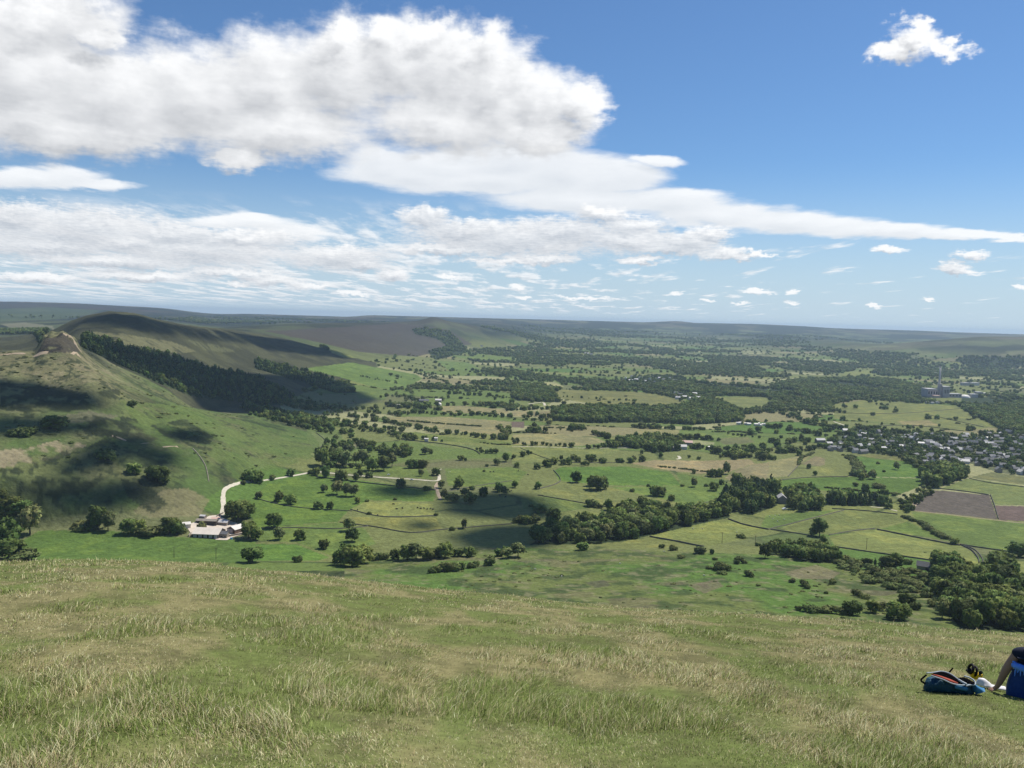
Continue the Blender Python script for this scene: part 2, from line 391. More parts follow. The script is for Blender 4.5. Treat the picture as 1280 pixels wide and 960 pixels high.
fcol = fcol * (np.where(GR > 8700, 1.2, np.where(GR > 5200, .66, .80)) * (1 - spur) + 1.15 * spur)[..., None]
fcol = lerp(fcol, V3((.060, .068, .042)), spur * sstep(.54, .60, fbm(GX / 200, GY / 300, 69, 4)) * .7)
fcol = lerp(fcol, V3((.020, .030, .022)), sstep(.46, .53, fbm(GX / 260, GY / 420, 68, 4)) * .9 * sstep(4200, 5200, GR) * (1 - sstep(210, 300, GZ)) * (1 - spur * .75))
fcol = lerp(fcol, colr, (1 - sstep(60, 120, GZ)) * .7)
colr = np.where(far[..., None], fcol, colr)
# outlines painted as different ground, a few of them as sun or cloud shade

def paint(pts, col, k=1.0, cond=None, soft=None):
    m = ingrid(gpoly(pts))
    if cond is not None: m &= cond
    w = np.full(m.sum(), k)
    if soft is not None: w = w * sstep(soft - .1, soft + .1, n2[m])
    colr[m] = lerp(colr[m], V3(col), w)
tan_ = (.245, .205, .125)
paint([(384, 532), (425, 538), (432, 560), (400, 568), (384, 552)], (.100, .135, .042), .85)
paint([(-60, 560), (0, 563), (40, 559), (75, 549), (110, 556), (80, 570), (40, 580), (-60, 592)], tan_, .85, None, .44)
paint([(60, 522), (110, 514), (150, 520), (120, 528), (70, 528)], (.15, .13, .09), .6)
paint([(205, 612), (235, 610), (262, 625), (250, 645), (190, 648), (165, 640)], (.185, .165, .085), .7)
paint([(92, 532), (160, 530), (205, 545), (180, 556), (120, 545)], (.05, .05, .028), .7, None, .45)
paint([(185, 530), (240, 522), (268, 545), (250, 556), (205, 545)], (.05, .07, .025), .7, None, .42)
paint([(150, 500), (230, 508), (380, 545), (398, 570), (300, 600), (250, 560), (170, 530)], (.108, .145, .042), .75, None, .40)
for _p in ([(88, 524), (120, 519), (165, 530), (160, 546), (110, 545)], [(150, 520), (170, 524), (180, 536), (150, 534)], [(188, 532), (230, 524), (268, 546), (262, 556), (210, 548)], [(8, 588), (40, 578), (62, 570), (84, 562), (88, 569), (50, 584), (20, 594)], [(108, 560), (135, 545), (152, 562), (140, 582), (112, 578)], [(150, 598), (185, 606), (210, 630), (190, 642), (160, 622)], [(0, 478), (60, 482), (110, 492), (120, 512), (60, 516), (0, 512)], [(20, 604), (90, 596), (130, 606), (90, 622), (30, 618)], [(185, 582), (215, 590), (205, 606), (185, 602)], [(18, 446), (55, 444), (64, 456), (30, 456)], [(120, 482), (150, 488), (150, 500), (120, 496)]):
    paint(_p, (.026, .034, .018), .85, None, .40)  # dark growth patches; the wide one at the left edge is painted shade
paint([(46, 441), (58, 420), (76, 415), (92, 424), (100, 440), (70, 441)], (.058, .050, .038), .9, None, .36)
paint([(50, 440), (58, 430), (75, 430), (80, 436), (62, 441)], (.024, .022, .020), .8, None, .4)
paint([(0, 405), (30, 403), (75, 409), (20, 412)], (.2, .19, .12), .7)
paint([(400, 600), (430, 590), (520, 575), (640, 572), (640, 580), (540, 584), (430, 586)], (.150, .140, .066), .5)
paint([(900, 680), (1000, 664), (1040, 672), (1040, 682), (960, 684)], (.105, .120, .050), .6)
paint([(980, 715), (1020, 706), (1050, 716), (1040, 724), (1000, 724)], (.19, .155, .095), .6)
paint([(860, 732), (895, 724), (905, 733), (880, 742)], (.16, .12, .085), .6)
paint([(730, 728), (755, 725), (765, 732), (745, 735)], (.08, .07, .055), .6)
paint([(440, 408), (500, 404), (560, 412), (590, 430), (520, 446), (450, 440), (400, 428), (330, 414)], (.066, .056, .046), .9)  # brown moor, darkened in colour for the cloud shade over it
paint([(0, 386), (60, 384), (130, 388), (90, 398), (0, 402)], (.075, .105, .050), .6)
paint([(0, 378.5), (60, 380), (140, 384), (200, 388), (130, 386), (60, 384), (0, 385)], (.050, .048, .044), .7)
paint([(104, 414), (150, 417), (215, 427), (246, 439), (225, 442), (170, 434), (115, 422)], (.150, .145, .070), .75, None, .36)  # sunlit band across the peak, its light painted into the colour
paint([(232, 424), (275, 432), (300, 441), (255, 438)], (.125, .130, .060), .6, None, .45)
# the fields
FID = np.full(GX.shape, -1)
for k, (c, poly) in enumerate(gfields):
    m = ingrid(poly)
    FID[m] = k
    base = V3(C_[c]) * (1 + .10 * (rng.random(3) - .5))
    v = np.broadcast_to(base, (m.sum(), 3))
    if c in ('brown', 'red'):
        v = lerp(v, base * .82, sstep(.4, .6, n4[m]))
    else:
        v = lerp(lerp(v, base * 1.16 * V3((1.08, 1, .9)), sstep(.45, .7, n2[m])), base * .82, sstep(.5, .7, n1[m]) * .7)
        # mowing lines
        v = v * (1 + .05 * np.sin((GX[m] * math.cos(k) + GY[m] * math.sin(k)) / 2.2))[:, None]
    colr[m] = v
# woodland floor
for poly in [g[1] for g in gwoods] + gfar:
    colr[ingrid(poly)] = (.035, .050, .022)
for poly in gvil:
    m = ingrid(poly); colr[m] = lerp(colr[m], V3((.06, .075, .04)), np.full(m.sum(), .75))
# hilltop turf (earth and thatch under the blades)
top = GR < 60
REG[top] = 0
tcol = lerp(np.broadcast_to(V3((.120, .145, .044)), GX.shape + (3,)), V3((.200, .180, .082)), sstep(.40, .62, fbm(GX / 1.3, GY / 2.6, 81)))
tcol = lerp(tcol, V3((.085, .085, .036)), sstep(.45, .7, fbm(GX / .35, GY / .35, 85, 3)) * .6)
colr = np.where(top[..., None], tcol, colr)
mid = (GR >= 60) & (GR < 330)
colr = np.where(mid[..., None], V3((.10, .13, .045)), colr)
REG[mid] = 3
colr = np.clip(colr * (1 + .22 * (n4 - .5) + .16 * (n2 - .5))[..., None], .004, .9)
# ------------------------------------------------------------------ helpers: meshes, objects, materials
def np_mesh(name, Vt, Fc, smooth=False, col=None, nor=None):
    me = bpy.data.meshes.new(name)
    Vt = np.asarray(Vt, np.float32); Fc = np.asarray(Fc, np.int32)
    me.vertices.add(len(Vt)); me.vertices.foreach_set('co', Vt.ravel())
    n, k = Fc.shape
    me.loops.add(n * k); me.loops.foreach_set('vertex_index', Fc.ravel())
    me.polygons.add(n)
    me.polygons.foreach_set('loop_start', np.arange(0, n * k, k, dtype=np.int32))
    me.polygons.foreach_set('loop_total', np.full(n, k, np.int32))
    if smooth: me.polygons.foreach_set('use_smooth', np.ones(n, bool))
    if col is not None:
        ca = me.color_attributes.new('Col', 'FLOAT_COLOR', 'POINT')
        c4 = np.ones((len(Vt), 4), np.float32); c4[:, :3] = col
        ca.data.foreach_set('color', c4.ravel())
    me.update(calc_edges=True)
    if nor is not None:
        me.polygons.foreach_set('use_smooth', np.ones(n, bool))
        me.normals_split_custom_set_from_vertices(np.asarray(nor, np.float32).tolist())
    return me

def link(name, me, mat=None, parent=None, loc=None, rz=None, scale=None):
    o = bpy.data.objects.new(name, me); COL.objects.link(o)
    if mat is not None and me is not None:
        if len(me.materials) == 0: me.materials.append(mat)
    if parent is not None: o.parent = parent
    if loc is not None: o.location = loc
    if rz is not None: o.rotation_euler = (0, 0, rz)
    if scale is not None: o.scale = scale
    return o

def tag(o, label=None, cat=None, group=None, kind=None):
    if label: o['label'] = label
    if cat: o['category'] = cat
    if group: o['group'] = group
    if kind: o['kind'] = kind
    return o

def material(name, base=None, rough=.8, vary=.0, scale=1.0, attr=None, spec=.2, sheen=0, bump=0, bump_scale=20, rand=0, transl=0, coord='Object'):
    m = bpy.data.materials.new(name); m.use_nodes = True
    nt = m.node_tree; N = nt.nodes; L = nt.links
    b = N['Principled BSDF']; b.inputs['Roughness'].default_value = rough
    b.inputs['Specular IOR Level'].default_value = spec
    if attr:
        a = N.new('ShaderNodeAttribute'); a.attribute_name = attr; src = a.outputs['Color']
    else:
        c = N.new('ShaderNodeRGB'); c.outputs[0].default_value = (*base, 1); src = c.outputs[0]
    tc = N.new('ShaderNodeTexCoord')
    if vary:
        nz = N.new('ShaderNodeTexNoise'); nz.inputs['Scale'].default_value = scale; nz.inputs['Detail'].default_value = 5; nz.inputs['Roughness'].default_value = .65
        L.new(tc.outputs[coord], nz.inputs['Vector'])
        mr = N.new('ShaderNodeMapRange'); mr.inputs[1].default_value = .25; mr.inputs[2].default_value = .75
        mr.inputs[3].default_value = 1 - vary; mr.inputs[4].default_value = 1 + vary
        L.new(nz.outputs[0], mr.inputs[0])
        mx = N.new('ShaderNodeVectorMath'); mx.operation = 'SCALE'
        L.new(src, mx.inputs[0]); L.new(mr.outputs[0], mx.inputs['Scale']); src = mx.outputs[0]
    if rand:
        oi = N.new('ShaderNodeObjectInfo')
        hs = N.new('ShaderNodeHueSaturation')
        m1 = N.new('ShaderNodeMapRange'); m1.inputs[3].default_value = 1 - rand; m1.inputs[4].default_value = 1 + rand
        m2 = N.new('ShaderNodeMapRange'); m2.inputs[3].default_value = .5 - rand * .09; m2.inputs[4].default_value = .5 + rand * .035
        m3 = N.new('ShaderNodeMath'); m3.operation = 'FRACT'; m4 = N.new('ShaderNodeMath'); m4.operation = 'MULTIPLY'; m4.inputs[1].default_value = 7.31
        L.new(oi.outputs['Random'], m1.inputs[0]); L.new(oi.outputs['Random'], m4.inputs[0]); L.new(m4.outputs[0], m3.inputs[0]); L.new(m3.outputs[0], m2.inputs[0])
        L.new(m1.outputs[0], hs.inputs['Value']); L.new(m2.outputs[0], hs.inputs['Hue']); L.new(src, hs.inputs['Color']); src = hs.outputs[0]
    L.new(src, b.inputs['Base Color'])
    if bump:
        nb = N.new('ShaderNodeTexNoise'); nb.inputs['Scale'].default_value = bump_scale; nb.inputs['Detail'].default_value = 6
        L.new(tc.outputs[coord], nb.inputs['Vector'])
        bp = N.new('ShaderNodeBump'); bp.inputs['Strength'].default_value = bump; bp.inputs['Distance'].default_value = 1.0 / bump_scale
        L.new(nb.outputs[0], bp.inputs['Height']); L.new(bp.outputs[0], b.inputs['Normal'])
    if transl:
        tr = N.new('ShaderNodeBsdfTranslucent'); L.new(src, tr.inputs['Color'])
        ms = N.new('ShaderNodeMixShader'); ms.inputs[0].default_value = transl
        L.new(b.outputs[0], ms.inputs[1]); L.new(tr.outputs[0], ms.inputs[2])
        L.new(ms.outputs[0], N['Material Output'].inputs['Surface'])
    return m

M = {}
M['land'] = material('land', attr='Col', rough=.95, vary=.34, scale=.22, spec=.05, bump=.5, bump_scale=.25)
M['turf'] = material('turf', attr='Col', rough=.95, vary=.35, scale=9, spec=.05)
M['blades'] = material('grass_blades', attr='Col', rough=.6, spec=.12, transl=.45)
M['leaf'] = material('broadleaf_foliage', attr='Col', rough=.75, spec=.12, rand=.36, transl=.30)
M['needle'] = material('conifer_foliage', attr='Col', rough=.75, spec=.12, rand=.25, transl=.1)
M['scrub'] = material('scrub_foliage', attr='Col', rough=.8, spec=.1, rand=.3, transl=.15)
M['bark'] = material('bark', (.10, .085, .065), rough=.95, vary=.3, scale=6)
M['gravel'] = material('gravel', (.52, .47, .36), rough=.95, vary=.2, scale=.3)
M['earth_path'] = material('earth_path', (.36, .28, .19), rough=.95, vary=.25, scale=.25)
M['yard'] = material('yard_concrete', (.55, .47, .38), rough=.9, vary=.18, scale=.25)
M['stone'] = material('drystone', (.115, .108, .085), rough=.95, vary=.4, scale=.9)
M['wall_stone'] = material('gritstone_wall', (.30, .26, .21), rough=.9, vary=.25, scale=.6, rand=.25)
M['wall_white'] = material('whitewash', (.56, .54, .50), rough=.8, vary=.08, scale=.5, rand=.08)
M['roof_slate'] = material('slate_roof', (.13, .13, .135), rough=.7, vary=.2, scale=.8, rand=.25)
M['roof_village'] = material('village_roof', (.20, .195, .19), rough=.75, vary=.2, scale=.8, rand=.4)
M['roof_pale'] = material('pale_sheet_roof', (.50, .48, .455), rough=.6, vary=.14, scale=.18, rand=.1)
M['barn_roof'] = material('barn_roof', (.68, .60, .50), rough=.7, vary=.12, scale=.15)
M['roof_white'] = material('white_sheet_roof', (.70, .65, .58), rough=.5, vary=.08, scale=.2)
M['dark_timber'] = material('dark_boarding', (.055, .045, .04), rough=.9, vary=.3, scale=.5)
M['brown_timber'] = material('brown_boarding', (.17, .11, .08), rough=.9, vary=.3, scale=.5)
M['concrete'] = material('works_concrete', (.50, .46, .43), rough=.85, vary=.15, scale=.1)
M['works_dark'] = material('works_cladding', (.46, .40, .38), rough=.8, vary=.2, scale=.08)
M['works_pink'] = material('works_pink_roof', (.62, .42, .34), rough=.8, vary=.15, scale=.08)
M['wood_pole'] = material('creosoted_pole', (.09, .07, .055), rough=.9, vary=.2, scale=2)
M['cow'] = material('cow_hide', (.035, .028, .024), rough=.7, vary=.3, scale=2)
M['wool'] = material('sheep_wool', (.68, .64, .56), rough=.95, vary=.15, scale=5)
M['car_white'] = material('white_car_paint', (.75, .75, .74), rough=.3, spec=.5)
M['glass'] = material('dark_glass', (.03, .035, .04), rough=.15, spec=.5)
M['blue_tank'] = material('blue_plastic', (.12, .32, .5), rough=.4)

# ------------------------------------------------------------------ terrain objects
idx = np.arange(NR * NC).reshape(NR, NC)
Q = np.stack([idx[:-1, :-1], idx[:-1, 1:], idx[1:, 1:], idx[1:, :-1]], -1)
VV = np.stack([GX, GY, GZ], -1).reshape(-1, 3); CV = colr.reshape(-1, 3)
qreg = REG[:-1, :-1].copy(); qf = FID[:-1, :-1]
qreg = np.where(qf >= 0, 100 + qf, qreg)
REGNAMES = {0: 'hilltop_ground', 1: 'hillside', 2: 'valley_floor', 3: 'moor', 4: 'far_hills'}
# vertex normals of the whole sheet, so that the pieces meet without a seam
dzr = np.gradient(VV.reshape(NR, NC, 3), axis=0); dzc = np.gradient(VV.reshape(NR, NC, 3), axis=1)
nrm = np.cross(dzc, dzr); nrm /= np.maximum(np.linalg.norm(nrm, axis=-1, keepdims=True), 1e-9)
nrm = nrm.reshape(-1, 3); nrm[nrm[:, 2] < 0] *= -1
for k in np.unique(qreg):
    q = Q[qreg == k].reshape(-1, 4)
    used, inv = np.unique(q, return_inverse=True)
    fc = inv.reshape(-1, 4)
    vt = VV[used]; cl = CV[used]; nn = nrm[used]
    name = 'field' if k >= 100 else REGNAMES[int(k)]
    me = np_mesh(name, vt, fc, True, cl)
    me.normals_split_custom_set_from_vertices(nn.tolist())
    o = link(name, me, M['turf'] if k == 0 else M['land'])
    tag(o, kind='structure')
# plug the small hole under the viewer's feet
a = np.stack([GX[0], GY[0], GZ[0]], -1)
me = bpy.data.meshes.new('hilltop_ground'); me.from_pydata([tuple(p) for p in a[:-1]], [], [list(range(NC - 2, -1, -1))])
tag(link('hilltop_ground', me, M['turf']), kind='structure')

# ------------------------------------------------------------------ sun, needed for the cloud shadows too
SUN_EL = R(57); SUN_AZ = math.atan2(.80, .60)          # from +Y towards +X
SUN = np.array([math.cos(SUN_EL) * math.sin(SUN_AZ), math.cos(SUN_EL) * math.cos(SUN_AZ), math.sin(SUN_EL)])

# ------------------------------------------------------------------ foliage meshes (unit tree: height 1)
def ico(sub=1):
    bm = bmesh.new(); bmesh.ops.create_icosphere(bm, subdivisions=sub, radius=1)
    v = np.array([x.co[:] for x in bm.verts]); f = np.array([[x.index for x in p.verts] for p in bm.faces]); bm.free()
    return v, f
ICO1 = ico(1)

def crown(seed, lobes, nq, qs, base, conifer=False, flat=.0):
    """leaf sprays scattered over uneven lobes; lobes = (x,y,z,r)"""
    g = np.random.default_rng(seed)
    lob = np.array(lobes); w = lob[:, 3] ** 2; w /= w.sum()
    li = g.choice(len(lob), nq, p=w)
    d = g.normal(size=(nq, 3)); d[:, 2] += .25; d /= np.linalg.norm(d, axis=1, keepdims=True)
    rr = lob[li, 3] * (.62 + .66 * g.random(nq) ** .8)
    P = lob[li, :3] + d * rr[:, None] * np.array([1, 1, .86])
    nn = d + g.normal(size=(nq, 3)) * .55; nn /= np.linalg.norm(nn, axis=1, keepdims=True)
    t = np.cross(nn, g.normal(size=(nq, 3))); t /= np.linalg.norm(t, axis=1, keepdims=True); b = np.cross(nn, t)
    s = qs * (.5 + .9 * g.random(nq))[:, None]; s2 = s * (.55 + .6 * g.random(nq))[:, None]
    sk = (g.random((nq, 1)) - .5) * .7
    Vt = np.stack([P - t * s - b * s2, P + t * s * .8 - b * s2 * .7 + sk * b * s, P + t * s + b * s2, P - t * s * .7 + b * s2 * 1.1 - sk * t * s], 1).reshape(-1, 3)
    Fq = np.arange(nq * 4).reshape(-1, 4)
    cen = P - np.array([0, 0, .42]); cen /= np.maximum(np.linalg.norm(cen, axis=1, keepdims=True), .05)
    ln = d * .75 + cen * .35 + nn * .45; ln /= np.linalg.norm(ln, axis=1, keepdims=True)
    gn = np.cross(Vt[1::4] - Vt[0::4], Vt[3::4] - Vt[0::4]); fl = (gn * ln).sum(1) < 0
    Fq[fl] = Fq[fl][:, ::-1]
    Nq = np.repeat(ln, 4, 0); Nc = []
    lt = .75 + .5 * g.random(len(lob))
    tone = (lt[li] * (.8 + .4 * g.random(nq)))[:, None] * np.array(base) * (1 + (g.random((nq, 1)) - .5) * np.array([.35, .1, .25]))
    Cq = np.repeat(tone, 4, 0)
    # leafy mass inside each lobe (triangles as degenerate-free quads are avoided: split into three quads)
    cv, cf, cc = [], [], []; off = len(Vt)
    iv, fi = ICO1
    for L_ in lob:
        v = iv * (1 + .22 * (g.random((len(iv), 1)) - .5)) * L_[3] * .68 + L_[:3]
        n0 = off + sum(len(x) for x in cv)
        mids = {}
        vv = list(v)
        for tri in fi:
            e = []
            for i in range(3):
                kx = tuple(sorted((tri[i], tri[(i + 1) % 3])))
                if kx not in mids: mids[kx] = len(vv); vv.append((v[kx[0]] + v[kx[1]]) / 2)
                e.append(mids[kx])
            c = len(vv); vv.append(v[tri].mean(0))
            for i in range(3): cf.append([n0 + tri[i], n0 + e[i], n0 + c, n0 + e[i - 1]])
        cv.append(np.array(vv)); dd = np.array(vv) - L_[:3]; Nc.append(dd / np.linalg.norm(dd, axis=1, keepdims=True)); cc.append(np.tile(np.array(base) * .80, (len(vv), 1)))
    return np.vstack([Vt] + cv), np.vstack([Fq, np.array(cf)]), np.clip(np.vstack([Cq] + cc), .002, 1), np.vstack([Nq] + Nc)

def broad_lobes(seed, n=11, z0=.2, wide=.5):
    g = np.random.default_rng(seed); out = [(0, 0, .55, .26)]
    for i in range(n):
        a = i * 2.399 + g.random() * .7; h = z0 + .08 + (.76 - z0) * ((i + .5) / n) + (g.random() - .5) * .08
        prof = math.sin(min(1, max(.12, (h - z0 * .55) / (1.0 - z0 * .55))) * math.pi) ** .6
        rad = (wide - .17) * prof * (.75 + .4 * g.random())
        out.append((rad * math.cos(a), rad * math.sin(a), h, .15 + .08 * g.random()))
    out.append((.04, -.03, .80, .17))
    return out
def conifer_lobes(seed):
    g = np.random.default_rng(seed); out = []
    for i in range(9):
        h = .16 + .80 * i / 8.5; r_ = .23 * (1.06 - h) + .03
        for j in range(3 if h < .7 else 1):
            a = g.random() * 6.28
            k = r_ * .55 if h < .7 else 0
            out.append((k * math.cos(a), k * math.sin(a), h + (g.random() - .5) * .05, r_ * .85))
    return out
def bush_lobes(seed, n=6):
    g = np.random.default_rng(seed)
    return [((g.random() - .5) * .85, (g.random() - .5) * .85, .25 + .32 * g.random(), .26 + .14 * g.random()) for i in range(n)]

def trunk_mesh(seed, r0=.035, top=.55, limbs=4):
    g = np.random.default_rng(seed); V_, F_ = [], []
    def tube(p, q, ra, rb, n=6):
        p = np.array(p); q = np.array(q); ax = q - p; ax /= np.linalg.norm(ax)
        u = np.cross(ax, (.3, 1, .2)); u /= np.linalg.norm(u); w = np.cross(ax, u); o = len(V_)
        for c, r_ in ((p, ra), (q, rb)):
            for i in range(n): V_.append(c + r_ * (u * math.cos(6.283 * i / n) + w * math.sin(6.283 * i / n)))
        for i in range(n): F_.append([o + i, o + (i + 1) % n, o + n + (i + 1) % n, o + n + i])
    tube((0, 0, -.03), (0, 0, .06), r0 * 1.5, r0 * 1.05); tube((0, 0, .06), (.01, .01, top * .6), r0 * 1.05, r0 * .75); tube((.01, .01, top * .6), (.0, .02, top + .25), r0 * .75, r0 * .2)
    for i in range(limbs):
        a = i * 6.28 / limbs + g.random(); h = top * (.4 + .12 * i)
        tube((0, 0, h), (.26 * math.cos(a), .26 * math.sin(a), h + .22), r0 * .5, r0 * .12)
    return np.array(V_), np.array(F_)

GREEN1 = (.112, .165, .040); GREEN2 = (.150, .205, .052); GREEN3 = (.205, .240, .088); CONI = (.068, .108, .036); SCRUB = (.125, .160, .048)
CROWN, CROWN_LO, TRUNK = {}, {}, {}
def mk(key, seed, lob, hi, lo, base, mat, tr=(.032, .5, 4)):
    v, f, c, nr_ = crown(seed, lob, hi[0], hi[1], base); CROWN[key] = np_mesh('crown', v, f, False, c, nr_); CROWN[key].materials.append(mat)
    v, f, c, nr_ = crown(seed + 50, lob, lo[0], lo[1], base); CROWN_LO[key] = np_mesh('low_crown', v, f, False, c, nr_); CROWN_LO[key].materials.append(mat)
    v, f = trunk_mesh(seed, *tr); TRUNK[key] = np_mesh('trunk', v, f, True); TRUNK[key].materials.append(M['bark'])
mk('b0', 1, broad_lobes(1, 11, .20, .50), (1100, .050), (260, .095), GREEN1, M['leaf'])
mk('b1', 2, broad_lobes(2, 13, .16, .54), (1200, .050), (260, .095), GREEN2, M['leaf'])
mk('b2', 3, broad_lobes(3, 9, .26, .46), (900, .052), (240, .095), GREEN1, M['leaf'])
mk('b3', 4, broad_lobes(4, 14, .12, .58), (1200, .050), (260, .095), GREEN2, M['leaf'])
mk('pale', 5, broad_lobes(5, 10, .24, .46), (650, .048), (220, .09), GREEN3, M['leaf'])
mk('c0', 6, conifer_lobes(6), (1000, .040), (240, .075), CONI, M['needle'], (.022, .7, 0))
mk('c1', 7, conifer_lobes(8), (1000, .040), (240, .075), CONI, M['needle'], (.022, .7, 0))
mk('s0', 8, bush_lobes(8), (700, .075), (200, .13), SCRUB, M['scrub'], (.03, .3, 4))
mk('s1', 9, bush_lobes(9, 8), (800, .075), (200, .13), (.140, .170, .055), M['scrub'], (.03, .3, 4))
# ------------------------------------------------------------------ where trees and bushes stand
PLANTS = []      # dict(x, y, z, h, w, key, zone, cls)
def add_plant(x, y, h, w, key, zone, cls='tree'):
    PLANTS.append(dict(x=x, y=y, z=hz(x, y), h=h, w=w, key=key, zone=zone, cls=cls, ang=(w * h) / (x * x + y * y)))
def at_px(px, py, wpx, zone, kind='b', hr=1.05, cls=None):
    x, y, z = ground(px, py)
    r = math.hypot(x, y); w = wpx * r / F * 1.0; h = w * hr
    if cls is None: cls = 'shrub' if h < 4.2 else 'tree'
    if kind == 'b': key = random.choice(['b0', 'b1', 'b2', 'b3'])
    elif kind == 'p': key = 'pale'
    elif kind == 'c': key = random.choice(['c0', 'c1'])
    else: key = random.choice(['s0', 's1']); cls = 'shrub'
    if cls == 'shrub' and key[0] == 'b': key = random.choice(['s0', 's1'])
    add_plant(x, y, h, w, key, zone, cls)
def crop(ox, oy, items, zone, kind='b', hr=1.05):
    for it in items: at_px(ox + it[0] / 4, oy + it[1] / 4, it[2] / 4, zone, it[3] if len(it) > 3 else kind, it[4] if len(it) > 4 else hr)

crop(320, 560, [(115, 268, 48), (172, 282, 52), (312, 305, 38), (370, 308, 42)], 'in the bright meadow below the pale track')
crop(320, 560, [(90, 398, 100, 'b', .75), (115, 458, 60, 'p'), (222, 458, 52), (5, 460, 60), (342, 503, 62, 'b', .75), (205, 570, 38, 's'), (465, 415, 60, 'p', 1.2), (480, 468, 66)], 'in the meadows right of the white farm')
crop(320, 560, [(425, 585, 90, 'b', .95), (480, 592, 110, 'b', .9), (535, 575, 90, 'b', .95), (455, 570, 100, 'b', .9), (510, 560, 90, 'b', .9)], 'in the big round clump left of the stream')
crop(320, 560, [(640, 556, 40, 's'), (600, 560, 40, 's'), (697, 556, 50, 'b', 1.1), (755, 558, 80, 'b', .9), (800, 555, 90, 'p', .9), (850, 556, 90, 'b', .7), (900, 548, 60, 'b', .8), (945, 548, 70), (1010, 542, 60, 'b', .7), (1070, 542, 66, 'b', .8), (1215, 540, 54, 'b', .8), (1245, 530, 40)], 'along the stream at the foot of the moor')
crop(320, 560, [(910, 618, 40, 's'), (950, 615, 50, 's'), (1000, 612, 50, 's'), (1032, 606, 36), (1165, 585, 45, 's'), (880, 625, 30, 's'), (1075, 600, 30, 's'), (1100, 590, 30, 's')], 'on the rough bank under the stream')
crop(320, 560, [(330, 92, 84), (345, 148, 44, 'b', 1.5), (303, 137, 40), (275, 130, 24, 's'), (175, 140, 38), (80, 160, 24, 's'), (425, 162, 54), (500, 168, 38, 'b', 1.2), (725, 200, 42, 'b', 1.15), (10, 175, 50), (-8, 160, 50), (15, 255, 36, 'p', 1.1), (-60, 182, 20, 's')], 'beside the pale farm track')
crop(320, 560, [(340, 222, 42, 'p'), (405, 232, 62, 'p', 1.1), (450, 240, 60, 'p'), (490, 242, 60, 'p'), (507, 278, 24, 'b', 1.5), (555, 268, 14, 's'), (695, 260, 14, 's'), (565, 332, 16, 's'), (900, 338, 16, 's')], 'in the meadow under the pale track')
crop(320, 560, [(400, 85, 70), (450, 96, 80, 'p', 1.1), (375, 70, 50, 'b', 1.2), (530, 85, 70, 'p', 1.1), (500, 80, 60, 'p'), (580, 115, 64, 'b', 1.1), (640, 112, 74), (680, 95, 54, 'p', 1.3), (785, 100, 60, 'b', .8), (825, 98, 50, 's'), (825, 140, 32, 'p', 1.2), (900, 137, 38, 'b', 1.1), (855, 212, 30, 's')], 'in the rough ground above the track')
crop(320, 560, [(1015, 202, 56), (1045, 238, 40, 'p'), (925, 200, 42, 'p'), (940, 255, 50, 'p'), (975, 272, 60, 'p', .8), (1000, 268, 40, 'p'), (1072, 278, 56, 'b', 1.05), (1135, 242, 46, 'b', 1.1), (1215, 218, 42, 'b', 1.2), (1080, 208, 24, 's'), (1040, 402, 42, 'p', 1.3), (980, 412, 24, 's')], 'right of the track junction')
crop(320, 560, [(1205, 85, 44, 'p', .8), (1250, 68, 42, 'b', 1.1), (1155, 92, 14, 's'), (1140, 118, 10, 's')], 'in the wide pasture in the middle of the valley')
crop(0, 560, [(150, 432, 120, 'p', 1.1), (40, 340, 90), (90, 335, 80, 'b', .8), (20, 500, 120), (-30, 500, 120), (45, 555, 130, 'b', .7), (100, 560, 90, 's', .5), (-30, 350, 90)], 'at the left edge of the farm meadow')
crop(0, 560, [(490, 405, 100), (540, 415, 80, 'p', 1.1), (455, 410, 60, 'b', .7), (400, 405, 70, 's', .5), (640, 430, 90, 'b', .8), (685, 432, 70, 'b', .9), (745, 435, 70, 's', .6), (850, 425, 90, 'b', .8), (885, 430, 60), (790, 432, 50, 's', .6)], 'behind the farm meadow, left of the barns')
crop(0, 560, [(1190, 368, 110, 'b', 1.05), (1145, 345, 60), (1235, 350, 70, 'b', 1.1), (1245, 452, 96, 'b', .85), (1262, 572, 96, 'b', .85), (1010, 420, 46, 'p', 1.2), (905, 425, 34, 's')], 'close round the white farm')
crop(0, 560, [(780, 165, 100, 'b', .8), (815, 175, 60, 'b', .7), (670, 125, 66, 'b', .75), (530, 60, 60, 's', .8), (1250, 168, 70, 'b', .9), (1290, 165, 50), (-20, 300, 80)], 'on the shaded lower slope of the left hill')
crop(0, 360, [(270, 705, 84, 'b', .75), (125, 738, 66, 'b', .6), (95, 742, 50, 's', .7), (150, 725, 50, 's', .7), (660, 592, 30, 's')], 'on the flank of the left ridge')
crop(640, 560, [(318, 172, 54), (420, 208, 76), (455, 206, 60), (400, 190, 50), (705, 238, 50), (740, 240, 50), (798, 262, 38, 'b', .8), (910, 194, 46, 'p'), (1008, 213, 44), (600, 218, 18, 's'), (970, 192, 16, 's'), (908, 128, 20, 'b', 1.2), (850, 192, 14, 's'), (680, 192, 14, 's')], 'in the pastures before the plantation')
crop(640, 560, [(385, 290, 36), (405, 295, 40, 's'), (480, 310, 44, 'b', 1.2), (515, 315, 30, 's'), (560, 325, 60, 'b', .9), (140, 322, 52, 'b', .8), (130, 204, 44, 'b', .8), (15, 198, 32, 'b', 1.1), (440, 300, 24, 's')], 'above the wooded bank')
crop(640, 560, [(205, 375, 92, 'b', .8), (265, 385, 40, 'c', 1.4), (70, 375, 60, 'b', .7), (30, 370, 40, 's', .8), (110, 370, 40, 's')], 'at the left end of the wooded bank')
